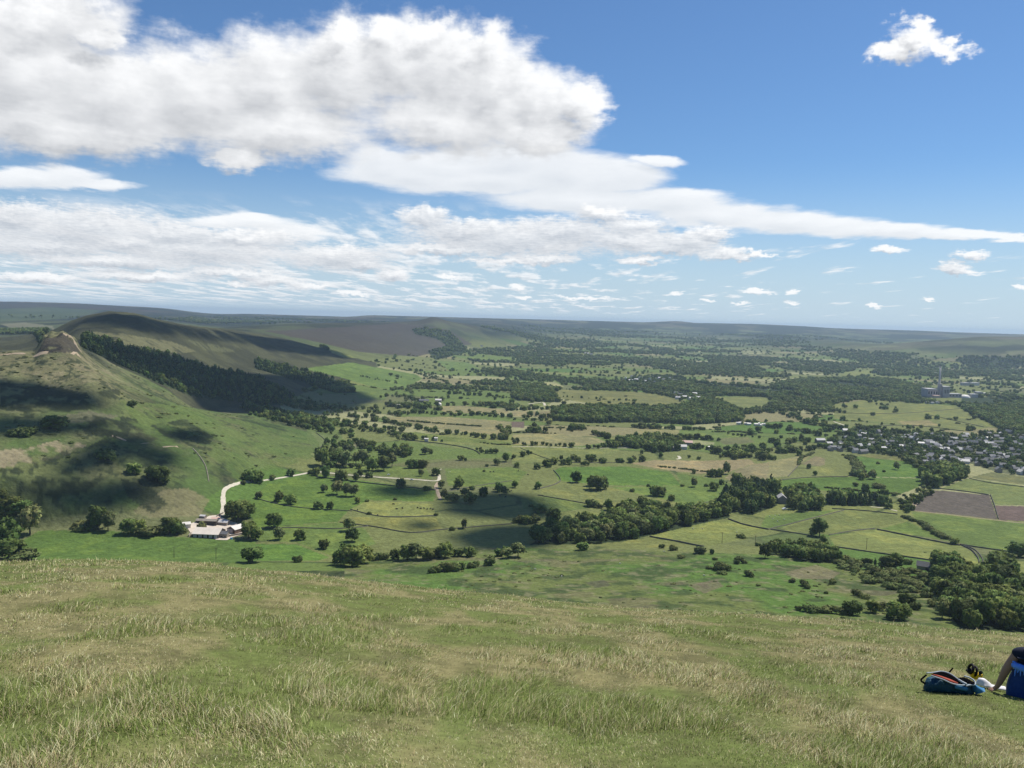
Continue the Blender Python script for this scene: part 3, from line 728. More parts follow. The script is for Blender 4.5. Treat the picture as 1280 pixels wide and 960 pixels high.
crop(640, 560, [(350, 510, 56, 'b', .75), (805, 512, 32, 's', .9), (748, 500, 18, 's', 1.2), (940, 527, 46, 's', .8), (998, 530, 26, 'b', 1.1), (1047, 612, 60, 's', .8), (1050, 630, 44, 's', .4), (990, 605, 30, 's', .6), (1185, 642, 32, 's', .9), (1125, 580, 22, 's'), (1135, 560, 34, 's', .7), (1160, 578, 18, 's'), (1015, 560, 18, 's'), (1265, 550, 66), (1145, 450, 36, 's', .7), (845, 550, 26, 's', .7), (30, 545, 90, 'p', .8), (-20, 550, 70, 'p', .8), (1230, 690, 20, 's', .6), (250, 640, 10, 's'), (1230, 490, 20, 's')], 'on the rough moor below the brow')
crop(640, 560, [(1072, 130, 52, 'p', 1.2), (1010, 144, 46, 'b', .9), (1040, 142, 40), (1047, 182, 26), (985, 140, 30)], 'at the corner of the pale hay field')
crop(960, 560, [(258, 442, 80), (276, 482, 36, 'b', 1.2), (225, 440, 40)], 'alone in the olive fields below the plantation')
crop(960, 560, [(640, 108, 30, 'p', 1.3), (740, 97, 22, 's', .9), (520, 155, 44, 'p'), (485, 222, 44), (550, 200, 44, 's', .6), (465, 158, 30, 'b', 1.1), (460, 130, 24), (420, 138, 18, 's'), (550, 80, 12, 's'), (440, 190, 18, 's'), (680, 240, 12, 's'), (630, 238, 16, 's'), (580, 120, 12, 's')], 'in the bright green fields before the village')
crop(960, 560, [(600, 612, 90, 'b', .75), (640, 608, 70), (535, 582, 26, 'c', 1.4), (497, 582, 34, 's'), (697, 580, 34, 's', .9)], 'left of the grey roofed field barn')
crop(960, 560, [(930, 482, 42, 'b', .7), (1145, 590, 90, 'b', .75), (1185, 585, 60), (1250, 545, 84, 'b', .75), (1285, 545, 60), (1160, 650, 130, 'b', .85), (1215, 660, 80), (1255, 740, 70, 'p', 1.4)], 'at the right edge beyond the corner wood')
crop(960, 560, [(690, 795, 76, 'b', .8), (650, 858, 100, 'b', .8), (620, 845, 60), (730, 808, 44, 's'), (520, 822, 64, 'b', .9), (570, 812, 40, 'p', 1.1), (425, 835, 84, 'b', .8), (370, 830, 70, 's', .6), (210, 818, 60, 's', .6), (280, 822, 60, 's', .6), (480, 752, 40, 's', .7), (150, 810, 24, 's'), (445, 740, 30, 's'), (118, 672, 20, 's'), (180, 690, 34, 's'), (195, 702, 26, 's'), (318, 680, 26, 's'), (290, 728, 14, 's')], 'on the slope just past the brow')
crop(960, 560, [(900, 640, 110, 'b', .9), (865, 620, 80, 'b', 1.0), (940, 690, 90), (1000, 725, 110, 'b', .9), (1060, 700, 90), (1100, 770, 150, 'b', .85), (1180, 735, 140, 'b', .9), (1150, 800, 120, 'b', .8), (1050, 790, 100), (960, 780, 90, 'p'), (900, 760, 80, 'p'), (1250, 830, 100, 'p'), (1200, 870, 110, 'b', .8), (1280, 880, 110), (1100, 880, 100, 'p'), (1020, 860, 100, 'p'), (950, 860, 90, 'p'), (870, 850, 80, 'p')], 'in the corner wood past the brow')
# scrub beside the corner wood
spoly = [(1045, 700), (1075, 705), (1110, 712), (1150, 715), (1170, 735), (1180, 765), (1150, 750), (1105, 735), (1060, 722)]
n = 0
while n < 80:
    px, py = random.uniform(1040, 1185), random.uniform(698, 775)
    if inpoly(np.array([px]), np.array([py]), spoly)[0]:
        at_px(px, py, random.uniform(4.5, 12), 'in the scrub left of the corner wood', 's', random.uniform(.5, .8)); n += 1
# woods of individual trees
WZONE = dict(bank='in the wooded bank across the middle fields', plantation='in the dark conifer plantation', manor='in the round wood right of the plantation', manorrow='in the tall shelter belt right of the plantation',
             knoll='in the small wood left of the ploughed field', gully='in the gully wood on the moor edge', corner='in the corner wood past the brow')
WPTS = []
def fill(poly, sp, fn):
    P = np.array(poly); x0, y0 = P.min(0); x1, y1 = P.max(0)
    yy = y0
    k = 0
    while yy < y1:
        xx = x0 + (k % 2) * sp / 2
        while xx < x1:
            a = xx + random.uniform(-.4, .4) * sp; b = yy + random.uniform(-.4, .4) * sp
            if inpoly(np.array([a]), np.array([b]), poly)[0]: fn(a, b)
            xx += sp
        yy += sp * .87; k += 1
for nme, poly, kind, sp, h in gwoods:
    def put(a, b):
        s = random.uniform(.75, 1.2)
        if nme == 'bank' and random.random() < .2: key = 'pale'
        elif kind == 'c' and random.random() < .68: key = random.choice(['c0', 'c1'])
        else: key = random.choice(['b0', 'b1', 'b2', 'b3'])
        if kind == 'c': s *= random.uniform(.7, 1.1)
        w = h * s * (.85 if kind == 'c' else random.uniform(.75, 1.05))
        if nme in ('plantation', 'manor', 'manorrow') and 970 < float(project(np.array(a), np.array(b), np.array(hz(a, b) + 3))[0]) < 984: return
        add_plant(a, b, h * s, w, key, WZONE[nme])
    fill(poly, sp, put)
# belts and hedgerows: (points, half width px, plant size m, step m, kind, place)
BELTS = [
 ([(1130, 640), (1140, 628), (1155, 612)], 4, 7, 7, 'b', 'in the hedgerow left of the ploughed field'),
 ([(1130, 646), (1150, 654), (1172, 668), (1183, 674)], 1, 4.5, 7, 's', 'in the gappy hedgerow down to the brow fields'),
 ([(1060, 570), (1068, 576), (1074, 588), (1078, 597)], 2, 5, 7, 's', 'in the hedgerow before the village'),
 ([(1032, 610), (1060, 612), (1090, 616), (1125, 618)], .6, 2.6, 6, 's', 'in the low hedge behind the shelter belt'),
 ([(998, 582), (1000, 573), (1018, 566)], .5, 3, 6, 's', 'in the hedge between the tan fields'),
 ([(675, 585), (690, 580), (712, 580), (738, 582)], 4, 9, 10, 'b', 'in the row left of the vivid field'),
 ([(708, 577), (730, 575), (760, 578), (785, 577), (805, 576)], 4, 9, 9, 'b', 'in the row behind the vivid field'),
 ([(820, 583), (850, 586), (900, 592)], .8, 2.6, 8, 's', 'in the hedge under the hay field'),
 ([(905, 573), (925, 571), (950, 574), (962, 572)], 4, 12, 9, 'b', 'in the dark belt behind the hay field'),
 ([(860, 573), (873, 574)], 2, 9, 9, 'b', 'in the clump behind the hay field'),
 ([(690, 640), (660, 632)], 1, 4, 10, 's', 'in the hedge above the wooded bank'),
 ([(412, 584), (430, 583), (450, 587)], 2, 9, 12, 'b', 'in the rough ground above the track'),
 ([(410, 572), (420, 560), (440, 555), (470, 560), (495, 568)], 6, 11, 11, 'b', 'in the belt above the farm track'),
 ([(470, 565), (500, 570), (510, 562)], 5, 11, 10, 'b', 'in the clump above the farm track'),
 ([(320, 520), (345, 527), (375, 533), (410, 540), (440, 545)], 7, 10, 12, 'b', 'far'),
 ([(305, 508), (340, 515), (380, 524), (420, 530), (460, 537), (490, 546)], 6, 10, 12, 'b', 'far'),
 ([(420, 520), (450, 522), (480, 522)], 4, 9, 12, 'b', 'far'),
 ([(480, 497), (500, 495), (520, 500)], 4, 9, 11, 'b', 'far'), ([(510, 500), (530, 503)], 4, 10, 10, 'b', 'far'),
 ([(460, 516), (480, 518), (500, 518), (520, 516), (545, 518), (570, 520), (600, 519), (640, 522)], 3, 10, 9, 'b', 'far'),
 ([(480, 528), (500, 531), (520, 535), (545, 541), (570, 542), (600, 547), (620, 549), (637, 549)], 3, 10, 9, 'b', 'far'),
 ([(508, 526), (540, 529), (570, 531), (600, 533)], .6, 4, 8, 's', 'far'),
 ([(628, 550), (634, 540), (622, 534)], 3, 10, 10, 'b', 'far'),
 ([(560, 492), (600, 495), (640, 498)], 4, 10, 11, 'b', 'far'), ([(490, 488), (520, 485), (560, 488), (590, 490)], 4, 10, 11, 'b', 'far'),
 ([(600, 506), (625, 508), (640, 510)], 3, 10, 10, 'b', 'far'), ([(490, 570), (500, 565), (505, 570)], 3, 10, 9, 'b', 'far'),
 ([(595, 563), (605, 565), (622, 568)], 2, 9, 9, 'b', 'far'), ([(632, 573)], 2, 9, 9, 'b', 'far'), ([(534, 567)], 1, 8, 9, 'b', 'far'),
 ([(505, 549), (512, 550), (530, 549), (555, 552)], 2, 9, 11, 'b', 'far'), ([(600, 553), (620, 556), (637, 556)], .6, 3, 9, 's', 'far'),
 ([(640, 498), (660, 498), (680, 500), (705, 502)], 3, 10, 10, 'b', 'far'), ([(650, 485), (680, 482)], 5, 10, 10, 'b', 'far'), ([(665, 492), (690, 493)], 3, 9, 9, 'b', 'far'),
 ([(640, 513), (670, 512), (700, 511)], 3, 10, 9, 'b', 'far'), ([(640, 525), (665, 526), (690, 526)], 2, 8, 9, 'b', 'far'),
 ([(658, 538), (666, 541), (676, 538)], 4, 11, 9, 'b', 'far'), ([(707, 539), (718, 536), (730, 538)], 4, 11, 9, 'b', 'far'), ([(740, 544), (752, 545), (757, 549)], 3, 11, 9, 'b', 'far'),
 ([(643, 554), (653, 557), (672, 556), (690, 558), (700, 558), (718, 559)], 2, 9, 12, 'b', 'far'), ([(730, 561), (755, 559)], 2, 8, 10, 'b', 'far'),
 ([(680, 535), (705, 535)], .6, 4, 8, 's', 'far'), ([(640, 541), (697, 542)], .6, 4, 9, 's', 'far'),
 ([(690, 484), (710, 487), (740, 489)], 1, 7, 14, 'b', 'far'), ([(700, 496), (760, 500), (800, 502)], 1, 7, 16, 'b', 'far'),
 ([(800, 535), (830, 536), (860, 537), (885, 538)], 3, 9, 9, 'b', 'far'), ([(848, 546), (870, 549), (885, 550)], 2, 9, 9, 'b', 'far'),
 ([(865, 559), (890, 563), (920, 562), (950, 566)], 4, 10, 10, 'b', 'far'), ([(935, 560), (960, 566), (985, 566), (1010, 562), (1035, 560)], 4, 11, 9, 'b', 'far'),
 ([(640, 572), (650, 571), (668, 566)], 2, 9, 11, 'b', 'far'), ([(890, 540), (925, 540), (945, 543)], .6, 4, 8, 's', 'far'), ([(910, 543), (950, 548)], 1, 6, 10, 'b', 'far'),
 ([(960, 515), (990, 520), (1020, 530), (1040, 537)], 5, 10, 12, 'b', 'far'), ([(965, 535), (1000, 540), (1030, 545)], 5, 11, 11, 'b', 'far'), ([(1030, 512), (1060, 517)], 3, 10, 10, 'b', 'far'),
 ([(1060, 538), (1080, 540), (1110, 541), (1145, 543), (1170, 545), (1200, 546)], 2, 10, 10, 'b', 'far'), ([(1096, 506), (1115, 507)], 1.5, 9, 10, 'b', 'far'),
 ([(1132, 520), (1180, 520)], .3, 9, 80, 'b', 'far'), ([(1074, 527), (1105, 532), (1135, 535), (1148, 537)], .5, 7, 26, 'b', 'far'),
 ([(1140, 572), (1155, 582), (1170, 588), (1195, 588)], 6, 11, 9, 'b', 'far'),
 ([(1100, 567), (1125, 571), (1140, 578)], 3, 9, 9, 'b', 'far'),
 ([(405, 520), (425, 515), (450, 512), (480, 512)], 3, 9, 12, 'b', 'far'), ([(450, 470), (475, 475), (500, 480)], 2, 7, 14, 'b', 'far'),
 ([(485, 468), (500, 472)], 2, 8, 10, 'b', 'far'), ([(520, 466), (535, 472), (560, 478)], 2, 8, 12, 'b', 'far'), ([(590, 465), (620, 470), (640, 472)], 3, 9, 11, 'b', 'far'),
]
for pts, hw, sz, st, kind, zone in BELTS:
    G3 = [ground(*p) for p in pts]
    if len(G3) == 1: G3.append((G3[0][0] + 8, G3[0][1], G3[0][2]))
    for i in range(len(G3) - 1):
        a, b = np.array(G3[i][:2]), np.array(G3[i + 1][:2]); d = np.linalg.norm(b - a)
        r = np.hypot(*a); wm = hw * r / F * 2.2
        if kind == 's': st = st * .6
        m = max(1, int(d / st * (1 + hw * .22)))
        for k in range(m):
            p = a + (b - a) * ((k + random.random()) / m) + np.array([random.uniform(-1, 1), random.uniform(-1, 1)]) * wm
            s = random.uniform(.5, 1.2) * sz * (.85 if zone == 'far' else .92)
            if kind == 's': add_plant(p[0], p[1], s, s * 1.3, random.choice(['s0', 's1']), zone, 'shrub')
            else: add_plant(p[0], p[1], s, s * random.uniform(.85, 1.15), random.choice(['b0', 'b1', 'b2', 'b3', 'b1', 'pale']), zone)
# woods, hedges and scattered trees of the far valley
def far_scatter(ncand, seed):
    g = np.random.default_rng(seed)
    lo = np.searchsorted(RR, 900); hi_ = np.searchsorted(RR, 9000)
    ri = g.uniform(lo, hi_ - 2, ncand); ci = g.uniform(46, NC - 47, ncand)
    r0 = ri.astype(int); c0 = ci.astype(int)
    r = RR[r0] * (RR[r0 + 1] / RR[r0]) ** (ri - r0); a = AZ[c0] + (AZ[c0 + 1] - AZ[c0]) * (ci - c0)
    x, y = r * np.sin(a), r * np.cos(a)
    return x, y, r, VIS[r0, c0], GZ[r0, c0], FID[r0, c0], REG[r0, c0]
NCAND = 240000
x, y, r, vis, z, fid, reg = far_scatter(NCAND, 5)
inw = np.zeros(len(x), bool)
for poly in gfar: inw |= inpoly(x, y, poly)
inv_ = np.zeros(len(x), bool)
for poly in gvil: inv_ |= inpoly(x, y, poly)
_, e = cells(x, y)
dens = fbm(x / 420, y / 420, 91, 3); hedge = fbm(x / 260, y / 260, 93, 2)
dcand = NCAND / ((AZ[NC - 47] - AZ[46]) * math.log(10)) / (r * r)
copse = sstep(.535, .56, dens)
tgt = np.where(e < 6.5, .011 * sstep(.30, .42, hedge), .00006)
tgt = np.where((r > 1700), np.maximum(tgt, .0075 * copse), tgt)
tgt = np.where(fid >= 0, np.where((r > 1700) & (e < 6.5), .002, 0), tgt)
tgt = np.where((reg == 1) | (reg == 3) | (z > 150), 0, tgt)
tgt = np.where((reg == 4) & (z > 75), tgt * np.where(r > 5200, .7, .04), tgt)
tgt = np.where((r > 2300) & (e < 9) & (fid < 0) & (reg == 2), np.maximum(tgt, .007), tgt)
tgt = np.where((r < 1150) | ((r < 1350) & (z > 22)), tgt * .25, tgt)
tgt = tgt * (1 - (reg == 4) * sstep(55, 75, z) * sstep(300, 400, x / y * F + 140 * (dens - .5)) * (r < 8300))
inw &= (r < 2500) | (fbm(x / 170, y / 170, 99, 3) > .46) | (reg == 4)
tgt = np.where((reg == 4) & (r < 5400) & (x / y * F < 20), 0, tgt)
tgt = np.where(inv_, .0050, tgt); tgt = np.where(inw, .0110, tgt)
acc = (rng.random(len(x)) < tgt / dcand) & vis
for i in np.nonzero(acc)[0]:
    big = 1 + .25 * max(0, min(1, (r[i] - 3000) / 3000))
    if inw[i]:
        s = random.uniform(8, 13) * big; key = random.choice(['c0', 'c1', 'b2', 'c0']) if (x[i] < -100 and reg[i] == 1) else random.choice(['b0', 'b1', 'b3', 'b2', 'b1'])
        add_plant(x[i], y[i], s, s * .95, key, 'far')
    elif inv_[i]:
        s = random.uniform(5, 10); add_plant(x[i], y[i], s, s * .95, random.choice(['b0', 'b1', 'b2', 'b0']), 'far')
    elif e[i] < 6.5 and copse[i] < .5 and random.random() < .72:
        s = random.uniform(1.8, 4.2); add_plant(x[i], y[i], s, s * 2.0, random.choice(['s0', 's1']), 'far', 'shrub')
    else:
        s = random.uniform(5, 12) * big; add_plant(x[i], y[i], s, s * random.uniform(.85, 1.2), random.choice(['b0', 'b1', 'b2', 'b3', 'pale']), 'far')
# gorse and bracken tussocks on the left hill and the moor
x, y, r, vis, z, fid, reg = far_scatter(34000, 15)
tb = fbm(x / 70, y / 70, 95)
acc = vis & (reg == 1) & (r < 1700) & (rng.random(len(x)) < .30 * sstep(.45, .6, tb))
for i in np.nonzero(acc)[0]:
    s = random.uniform(.5, 1.6); add_plant(x[i], y[i], s, s * random.uniform(1.8, 3.2), random.choice(['s0', 's1']), 'far', 'shrub')
for k in range(500):
    px, py = random.uniform(450, 1180), random.uniform(690, 775)
    a = ground(px, py)
    if a[1] < 700 and fbm(np.array([a[0] / 30]), np.array([a[1] / 30]), 97)[0] > .52:
        s = random.uniform(.3, .9); add_plant(a[0], a[1], s, s * random.uniform(1.5, 3), random.choice(['s0', 's1']), 'far', 'shrub')

ORD1 = ['', 'first', 'second', 'third', 'fourth', 'fifth', 'sixth', 'seventh', 'eighth', 'ninth', 'tenth', 'eleventh', 'twelfth', 'thirteenth', 'fourteenth', 'fifteenth', 'sixteenth', 'seventeenth', 'eighteenth', 'nineteenth']
TENS = {2: ('twenty', 'twentieth'), 3: ('thirty', 'thirtieth'), 4: ('forty', 'fortieth'), 5: ('fifty', 'fiftieth'), 6: ('sixty', 'sixtieth'), 7: ('seventy', 'seventieth'), 8: ('eighty', 'eightieth'), 9: ('ninety', 'ninetieth')}
def ordinal(n):
    if n < 20: return ORD1[n]
    t, u = divmod(n, 10)
    return TENS[t][1] if u == 0 else TENS[t][0] + '-' + ORD1[u]

def pxof(p): return float(project(p['x'], p['y'], p['z'] + p['h'] * .5)[0])
for p in PLANTS: p['px'] = pxof(p)
cand = [p for p in PLANTS if p['zone'] != 'far' and -6 < p['px'] < 1288]
trees = sorted([p for p in cand if p['cls'] == 'tree'], key=lambda p: -p['ang'])[:285]
shrubs = sorted([p for p in cand if p['cls'] == 'shrub'], key=lambda p: -p['ang'])[:170]
chosen = {id(p) for p in trees + shrubs}
KIND = {'b0': ('broadleaf_tree', 'dark green broadleaf tree', 'tree'), 'b1': ('broadleaf_tree', 'mid green spreading tree', 'tree'), 'b2': ('broadleaf_tree', 'dark green upright tree', 'tree'),
        'b3': ('broadleaf_tree', 'broad rounded green tree', 'tree'), 'pale': ('willow_tree', 'pale grey green tree', 'tree'), 'c0': ('conifer_tree', 'dark conifer', 'tree'), 'c1': ('conifer_tree', 'slim dark conifer', 'tree'),
        's0': ('shrub', 'dark low shrub', 'shrub'), 's1': ('shrub', 'olive green shrub', 'shrub')}
buckets = {}
for p in trees + shrubs: buckets.setdefault((KIND[p['key']][1], p['zone']), []).append(p)
for (desc, zone), ps in buckets.items():
    ps.sort(key=lambda p: p['px'])
    for i, p in enumerate(ps):
        nm, _, cat = KIND[p['key']]
        if len(ps) == 1: lab = f'{desc}, the only one {zone}'
        elif i == 0: lab = f'leftmost {desc} {zone}'
        elif i == len(ps) - 1: lab = f'rightmost {desc} {zone}'
        else: lab = f'{ordinal(i + 1)} {desc} from the left {zone}'
        rz = random.uniform(0, 6.28)
        root = link(nm, None, None, None, (p['x'], p['y'], p['z'] - .12), rz, (p['w'] * random.uniform(.85, 1.15), p['w'] * random.uniform(.85, 1.15), p['h'] * random.uniform(.92, 1.08)))
        root.empty_display_size = .3
        tag(root, lab, cat, 'trees and shrubs ' + zone)
        link('trunk', TRUNK[p['key']], None, root); link('crown', CROWN[p['key']], None, root)
# everything farther or smaller: one mass
_wk = ground(1180, 497); _wr = math.hypot(_wk[0], _wk[1])
def hides_works(p): return p['zone'] == 'far' and 1150 < p['px'] < 1243 and _wr - 190 < math.hypot(p['x'], p['y']) < _wr + 90
rest = [p for p in PLANTS if id(p) not in chosen and not hides_works(p)]
keys = sorted(CROWN_LO.keys())
tmpl = bpy.data.collections.new('far_tree_shapes')
for i, k in enumerate(keys):
    o = bpy.data.objects.new(f'far_shape_{i}', CROWN_LO[k]); tmpl.objects.link(o)
pm = bpy.data.meshes.new('distant_trees')
pm.from_pydata([(p['x'], p['y'], p['z'] - p['h'] * .10) for p in rest], [], [])
def pattr(name, typ, vals, key='value'):
    a = pm.attributes.new(name, typ, 'POINT'); a.data.foreach_set(key, np.array(vals).ravel())
pattr('shape', 'INT', np.array([keys.index(p['key']) for p in rest], np.int32))
pattr('size', 'FLOAT_VECTOR', np.array([(p['w'] * random.uniform(.8, 1.2), p['w'] * random.uniform(.8, 1.2), p['h'] * 1.06) for p in rest], np.float32), 'vector')
pattr('turn', 'FLOAT_VECTOR', np.array([(0, 0, random.uniform(0, 6.28)) for p in rest], np.float32), 'vector')
ng = bpy.data.node_groups.new('scatter', 'GeometryNodeTree')
ng.interface.new_socket('Geometry', in_out='INPUT', socket_type='NodeSocketGeometry'); ng.interface.new_socket('Geometry', in_out='OUTPUT', socket_type='NodeSocketGeometry')
gi = ng.nodes.new('NodeGroupInput'); go = ng.nodes.new('NodeGroupOutput'); m2p = ng.nodes.new('GeometryNodeMeshToPoints'); iop = ng.nodes.new('GeometryNodeInstanceOnPoints'); ci_ = ng.nodes.new('GeometryNodeCollectionInfo')
ci_.inputs['Collection'].default_value = tmpl; ci_.inputs['Separate Children'].default_value = True; ci_.inputs['Reset Children'].default_value = True
def nattr(name, typ):
    n = ng.nodes.new('GeometryNodeInputNamedAttribute'); n.data_type = typ; n.inputs['Name'].default_value = name; return n.outputs['Attribute']
ng.links.new(gi.outputs[0], m2p.inputs[0]); ng.links.new(m2p.outputs[0], iop.inputs['Points']); ng.links.new(ci_.outputs[0], iop.inputs['Instance'])
iop.inputs['Pick Instance'].default_value = True
ng.links.new(nattr('shape', 'INT'), iop.inputs['Instance Index']); ng.links.new(nattr('turn', 'FLOAT_VECTOR'), iop.inputs['Rotation']); ng.links.new(nattr('size', 'FLOAT_VECTOR'), iop.inputs['Scale'])
ng.links.new(iop.outputs[0], go.inputs[0])
dt = link('distant_trees', pm); md = dt.modifiers.new('scatter', 'NODES'); md.node_group = ng
tag(dt, 'woods, hedges and field trees spread over the far valley and hills', 'trees', None, 'stuff')
print('PLANTS', len(PLANTS), 'individual', len(chosen), 'rest', len(rest))
# ------------------------------------------------------------------ tracks, walls, hedges
def resample(P, step):
    P = [np.array(p, float) for p in P]; out = []
    for i in range(len(P) - 1):
        p0 = P[max(0, i - 1)]; p1 = P[i]; p2 = P[i + 1]; p3 = P[min(len(P) - 1, i + 2)]
        n = max(2, int(np.linalg.norm(p2 - p1) / step))
        for k in range(n):
            t = k / n
            out.append(.5 * (2 * p1 + (p2 - p0) * t + (2 * p0 - 5 * p1 + 4 * p2 - p3) * t * t + (3 * p1 - p0 - 3 * p2 + p3) * t ** 3))
    out.append(P[-1]); return np.array(out)
def ribbon(name, pts, width, mat, lift=.22, kind='structure', step=5, jitter=.12, world=False):
    P = resample([(p if world else ground(*p)[:2]) for p in pts], step)
    d = np.gradient(P, axis=0); d /= np.maximum(np.linalg.norm(d, axis=1, keepdims=True), 1e-6)
    nrm2 = np.stack([-d[:, 1], d[:, 0]], 1)
    n = len(P); w = width * .5 * (1 + jitter * rng.normal(size=n))
    vs = []
    for o in (-1, -.4, .4, 1):
        xy = P + nrm2 * (w * o)[:, None]
        z = height(xy[:, 0], xy[:, 1]) + (lift if abs(o) < 1 else lift * .35)
        vs.append(np.column_stack([xy, z]))
    Vt = np.stack(vs, 1).reshape(-1, 3)
    f = []
    for i in range(n - 1):
        for k in range(3): f.append([i * 4 + k, (i + 1) * 4 + k, (i + 1) * 4 + k + 1, i * 4 + k + 1])
    f = np.array(f)[:, ::-1]
    o = link(name, np_mesh(name, Vt, f, True), mat)
    if np.mean([q.normal.z for q in o.data.polygons]) < 0: o.data.flip_normals()
    if kind: tag(o, kind=kind)
    return o
ribbon('farm_track', [(277, 645), (279, 634), (279, 622), (281, 612), (292, 606), (310, 602), (340, 599), (365, 595), (392, 590), (410, 591), (440, 594), (480, 597), (515, 599), (545, 601), (549, 596), (546, 590), (550, 586)], 4.2, M['gravel'])
ribbon('cattle_path', [(549, 602), (545, 607), (547, 615), (551, 625)], 4.0, M['earth_path'])
ribbon('ridge_path', [(-40, 444), (0, 444), (18, 442), (32, 442.5)], 6, M['earth_path'], .5)
ribbon('ridge_path', [(43, 445), (50, 442.5), (60, 441)], 7, M['earth_path'], .5)
ribbon('ridge_path', [(80, 417), (87, 420), (93, 426), (97, 434), (102, 440)], 4.5, M['earth_path'], .6)
ribbon('ridge_path', [(90, 443), (96, 441), (99, 446)], 4, M['earth_path'], .4)
for _s in ([(140, 545), (148, 547), (158, 551)], [(176, 555), (186, 554), (193, 556)], [(203, 559), (213, 558), (222, 558.5)]): ribbon('hill_scar', _s, 2.6, M['earth_path'], .4, jitter=.6)
ribbon('field_edge_track', [(1139, 638), (1180, 642.5), (1247, 650.5), (1300, 656)], 2, M['earth_path'])
ribbon('field_edge_track', [(1138, 637), (1148, 625), (1158, 612.5)], 5, M['earth_path'])
ribbon('field_edge_track', [(845, 574), (850, 573), (848, 570)], 4, M['gravel'])
ribbon('lane', [(660, 505), (678, 503), (681, 507)], 5, M['gravel'])
ribbon('lane', [(1042, 527), (1060, 533)], 4, M['gravel'])
ribbon('lane', [(640, 558.5), (672, 558.5), (730, 560), (790, 560)], 2.6, M['gravel'], jitter=.4)
ribbon('lane', [(1088, 633.5), (1105, 635), (1122, 639)], 2.4, M['gravel'])

def wall(pts, label, h=1.5, w=.6, name='field_wall', cat='wall', mat='stone', grp='dry stone walls between the fields'):
    h *= .72
    P = resample([ground(*p)[:2] for p in pts], 3.0)
    d = np.gradient(P, axis=0); d /= np.maximum(np.linalg.norm(d, axis=1, keepdims=True), 1e-6)
    nn = np.stack([-d[:, 1], d[:, 0]], 1); n = len(P)
    prof = [(-w * .6, -.4), (-w * .4, h), (w * .4, h), (w * .6, -.4)]
    zz = height(P[:, 0], P[:, 1]); hv = 1 + .22 * (rng.random(n) - .5)
    Vt = np.stack([np.column_stack([P + nn * (o + .12 * (rng.random(n) - .5))[:, None], zz + (hh * hv if hh > 0 else hh)]) for o, hh in prof], 1).reshape(-1, 3)
    f = [[i * 4 + k, i * 4 + k + 1, (i + 1) * 4 + k + 1, (i + 1) * 4 + k] for i in range(n - 1) for k in range(3)]
    f += [[0, 3, 2, 1], [(n - 1) * 4, (n - 1) * 4 + 1, (n - 1) * 4 + 2, (n - 1) * 4 + 3]]
    tag(link(name, np_mesh(name, Vt, np.array(f)), M[mat]), label, cat, grp)
wall([(1045, 684), (1085, 690), (1130, 696), (1165, 701)], 'dark field wall along the near edge of the big olive field')
wall([(1096, 662), (1140, 671), (1185, 680), (1200, 682)], 'straight dark wall dividing the olive field from the triangular green field', 1.8)
wall([(1200, 681), (1214, 688), (1222, 697), (1224, 704)], 'curved dark wall bending round the corner of the olive field', 1.8)
wall([(1206, 682), (1219, 688), (1227, 697), (1229, 704)], 'outer curved wall running beside the bend of the olive field', 1.4)
wall([(1200, 681), (1240, 687), (1290, 694)], 'dark wall along the near edge of the green field at the right', 1.6)
wall([(963, 662), (990, 666), (1014, 670)], 'dark wall below the olive field left of the lone round tree', 1.4)
wall([(910, 649), (930, 656), (960, 662)], 'dark field wall running down from the right end of the wooded bank', 1.8)
wall([(812, 671), (845, 677), (880, 684)], 'dark field wall at the near edge of the yellow green field', 1.8)
wall([(960, 662), (1000, 652), (1055, 638)], 'thin wall slanting up the olive field towards the shelter belt', 1.2)
wall([(1036, 669), (1065, 664), (1093, 661)], 'low wall across the olive fields under the gappy hedgerow', 1.2)
wall([(1040, 636), (1085, 639), (1122, 643)], 'long wall below the shelter belt beside the pale lane', 1.4)
wall([(1175, 611), (1210, 615), (1236, 619)], 'dark wall along the far edge of the ploughed field', 1.6)
wall([(1238, 619), (1243, 632), (1248, 649)], 'dark wall between the ploughed field and the red soil field', 2.2)
wall([(1211, 598), (1240, 604), (1290, 610)], 'thin wall across the dull fields below the village', 1.2)
wall([(310, 661), (365, 660), (422, 661), (460, 658)], 'low wall across the meadows right of the white farm', 1.1)
wall([(438, 637), (480, 646), (545, 645)], 'low wall between the two yellow green pastures', 1.2)
wall([(425, 653), (470, 659), (515, 666), (555, 662), (640, 655)], 'wall along the near edge of the yellow green pastures', 1.2)
wall([(395, 596), (450, 603), (545, 613)], 'wall on the low bank just under the pale track', 1.6)
wall([(318, 622), (370, 634), (440, 639)], 'thin wall crossing the bright meadow below the pale track', 1)
wall([(241, 561), (252, 574), (258, 586), (261, 602)], 'pale broken wall climbing the left hillside', 1.2, .9, 'field_wall', 'wall', 'wall_stone')
wall([(400, 560), (406, 553), (404, 548), (395, 541)], 'wall round the nose of the green spur', 1.4)
wall([(692, 588), (700, 602), (672, 612)], 'dark wall at the left end of the vivid green field', 1.6)
wall([(672, 619), (735, 630), (800, 641)], 'thin wall along the lower edge of the olive pasture', 1.2)
wall([(866, 632), (900, 623), (920, 608)], 'thin wall running up to the plantation from the olive pasture', 1.1)
wall([(960, 602), (1010, 597), (1060, 596)], 'thin dark wall at the far edge of the bright field behind the shelter belt', 1.3)
wall([(985, 596), (998, 582)], 'short dark wall at the end of the contoured tan field', 1.8)
wall([(1075, 533), (1140, 532), (1205, 539)], 'thin field wall above the village', 1.6)
wall([(1042, 516), (1120, 517), (1200, 511)], 'long thin wall through the middle of the fields above the village', 1.4)
wall([(1157, 518), (1185, 524), (1230, 534)], 'thin wall slanting down the right of the fields above the village', 1.6)
wall([(650, 560), (700, 577), (780, 578)], 'low wall under the middle olive pasture', 1.1)
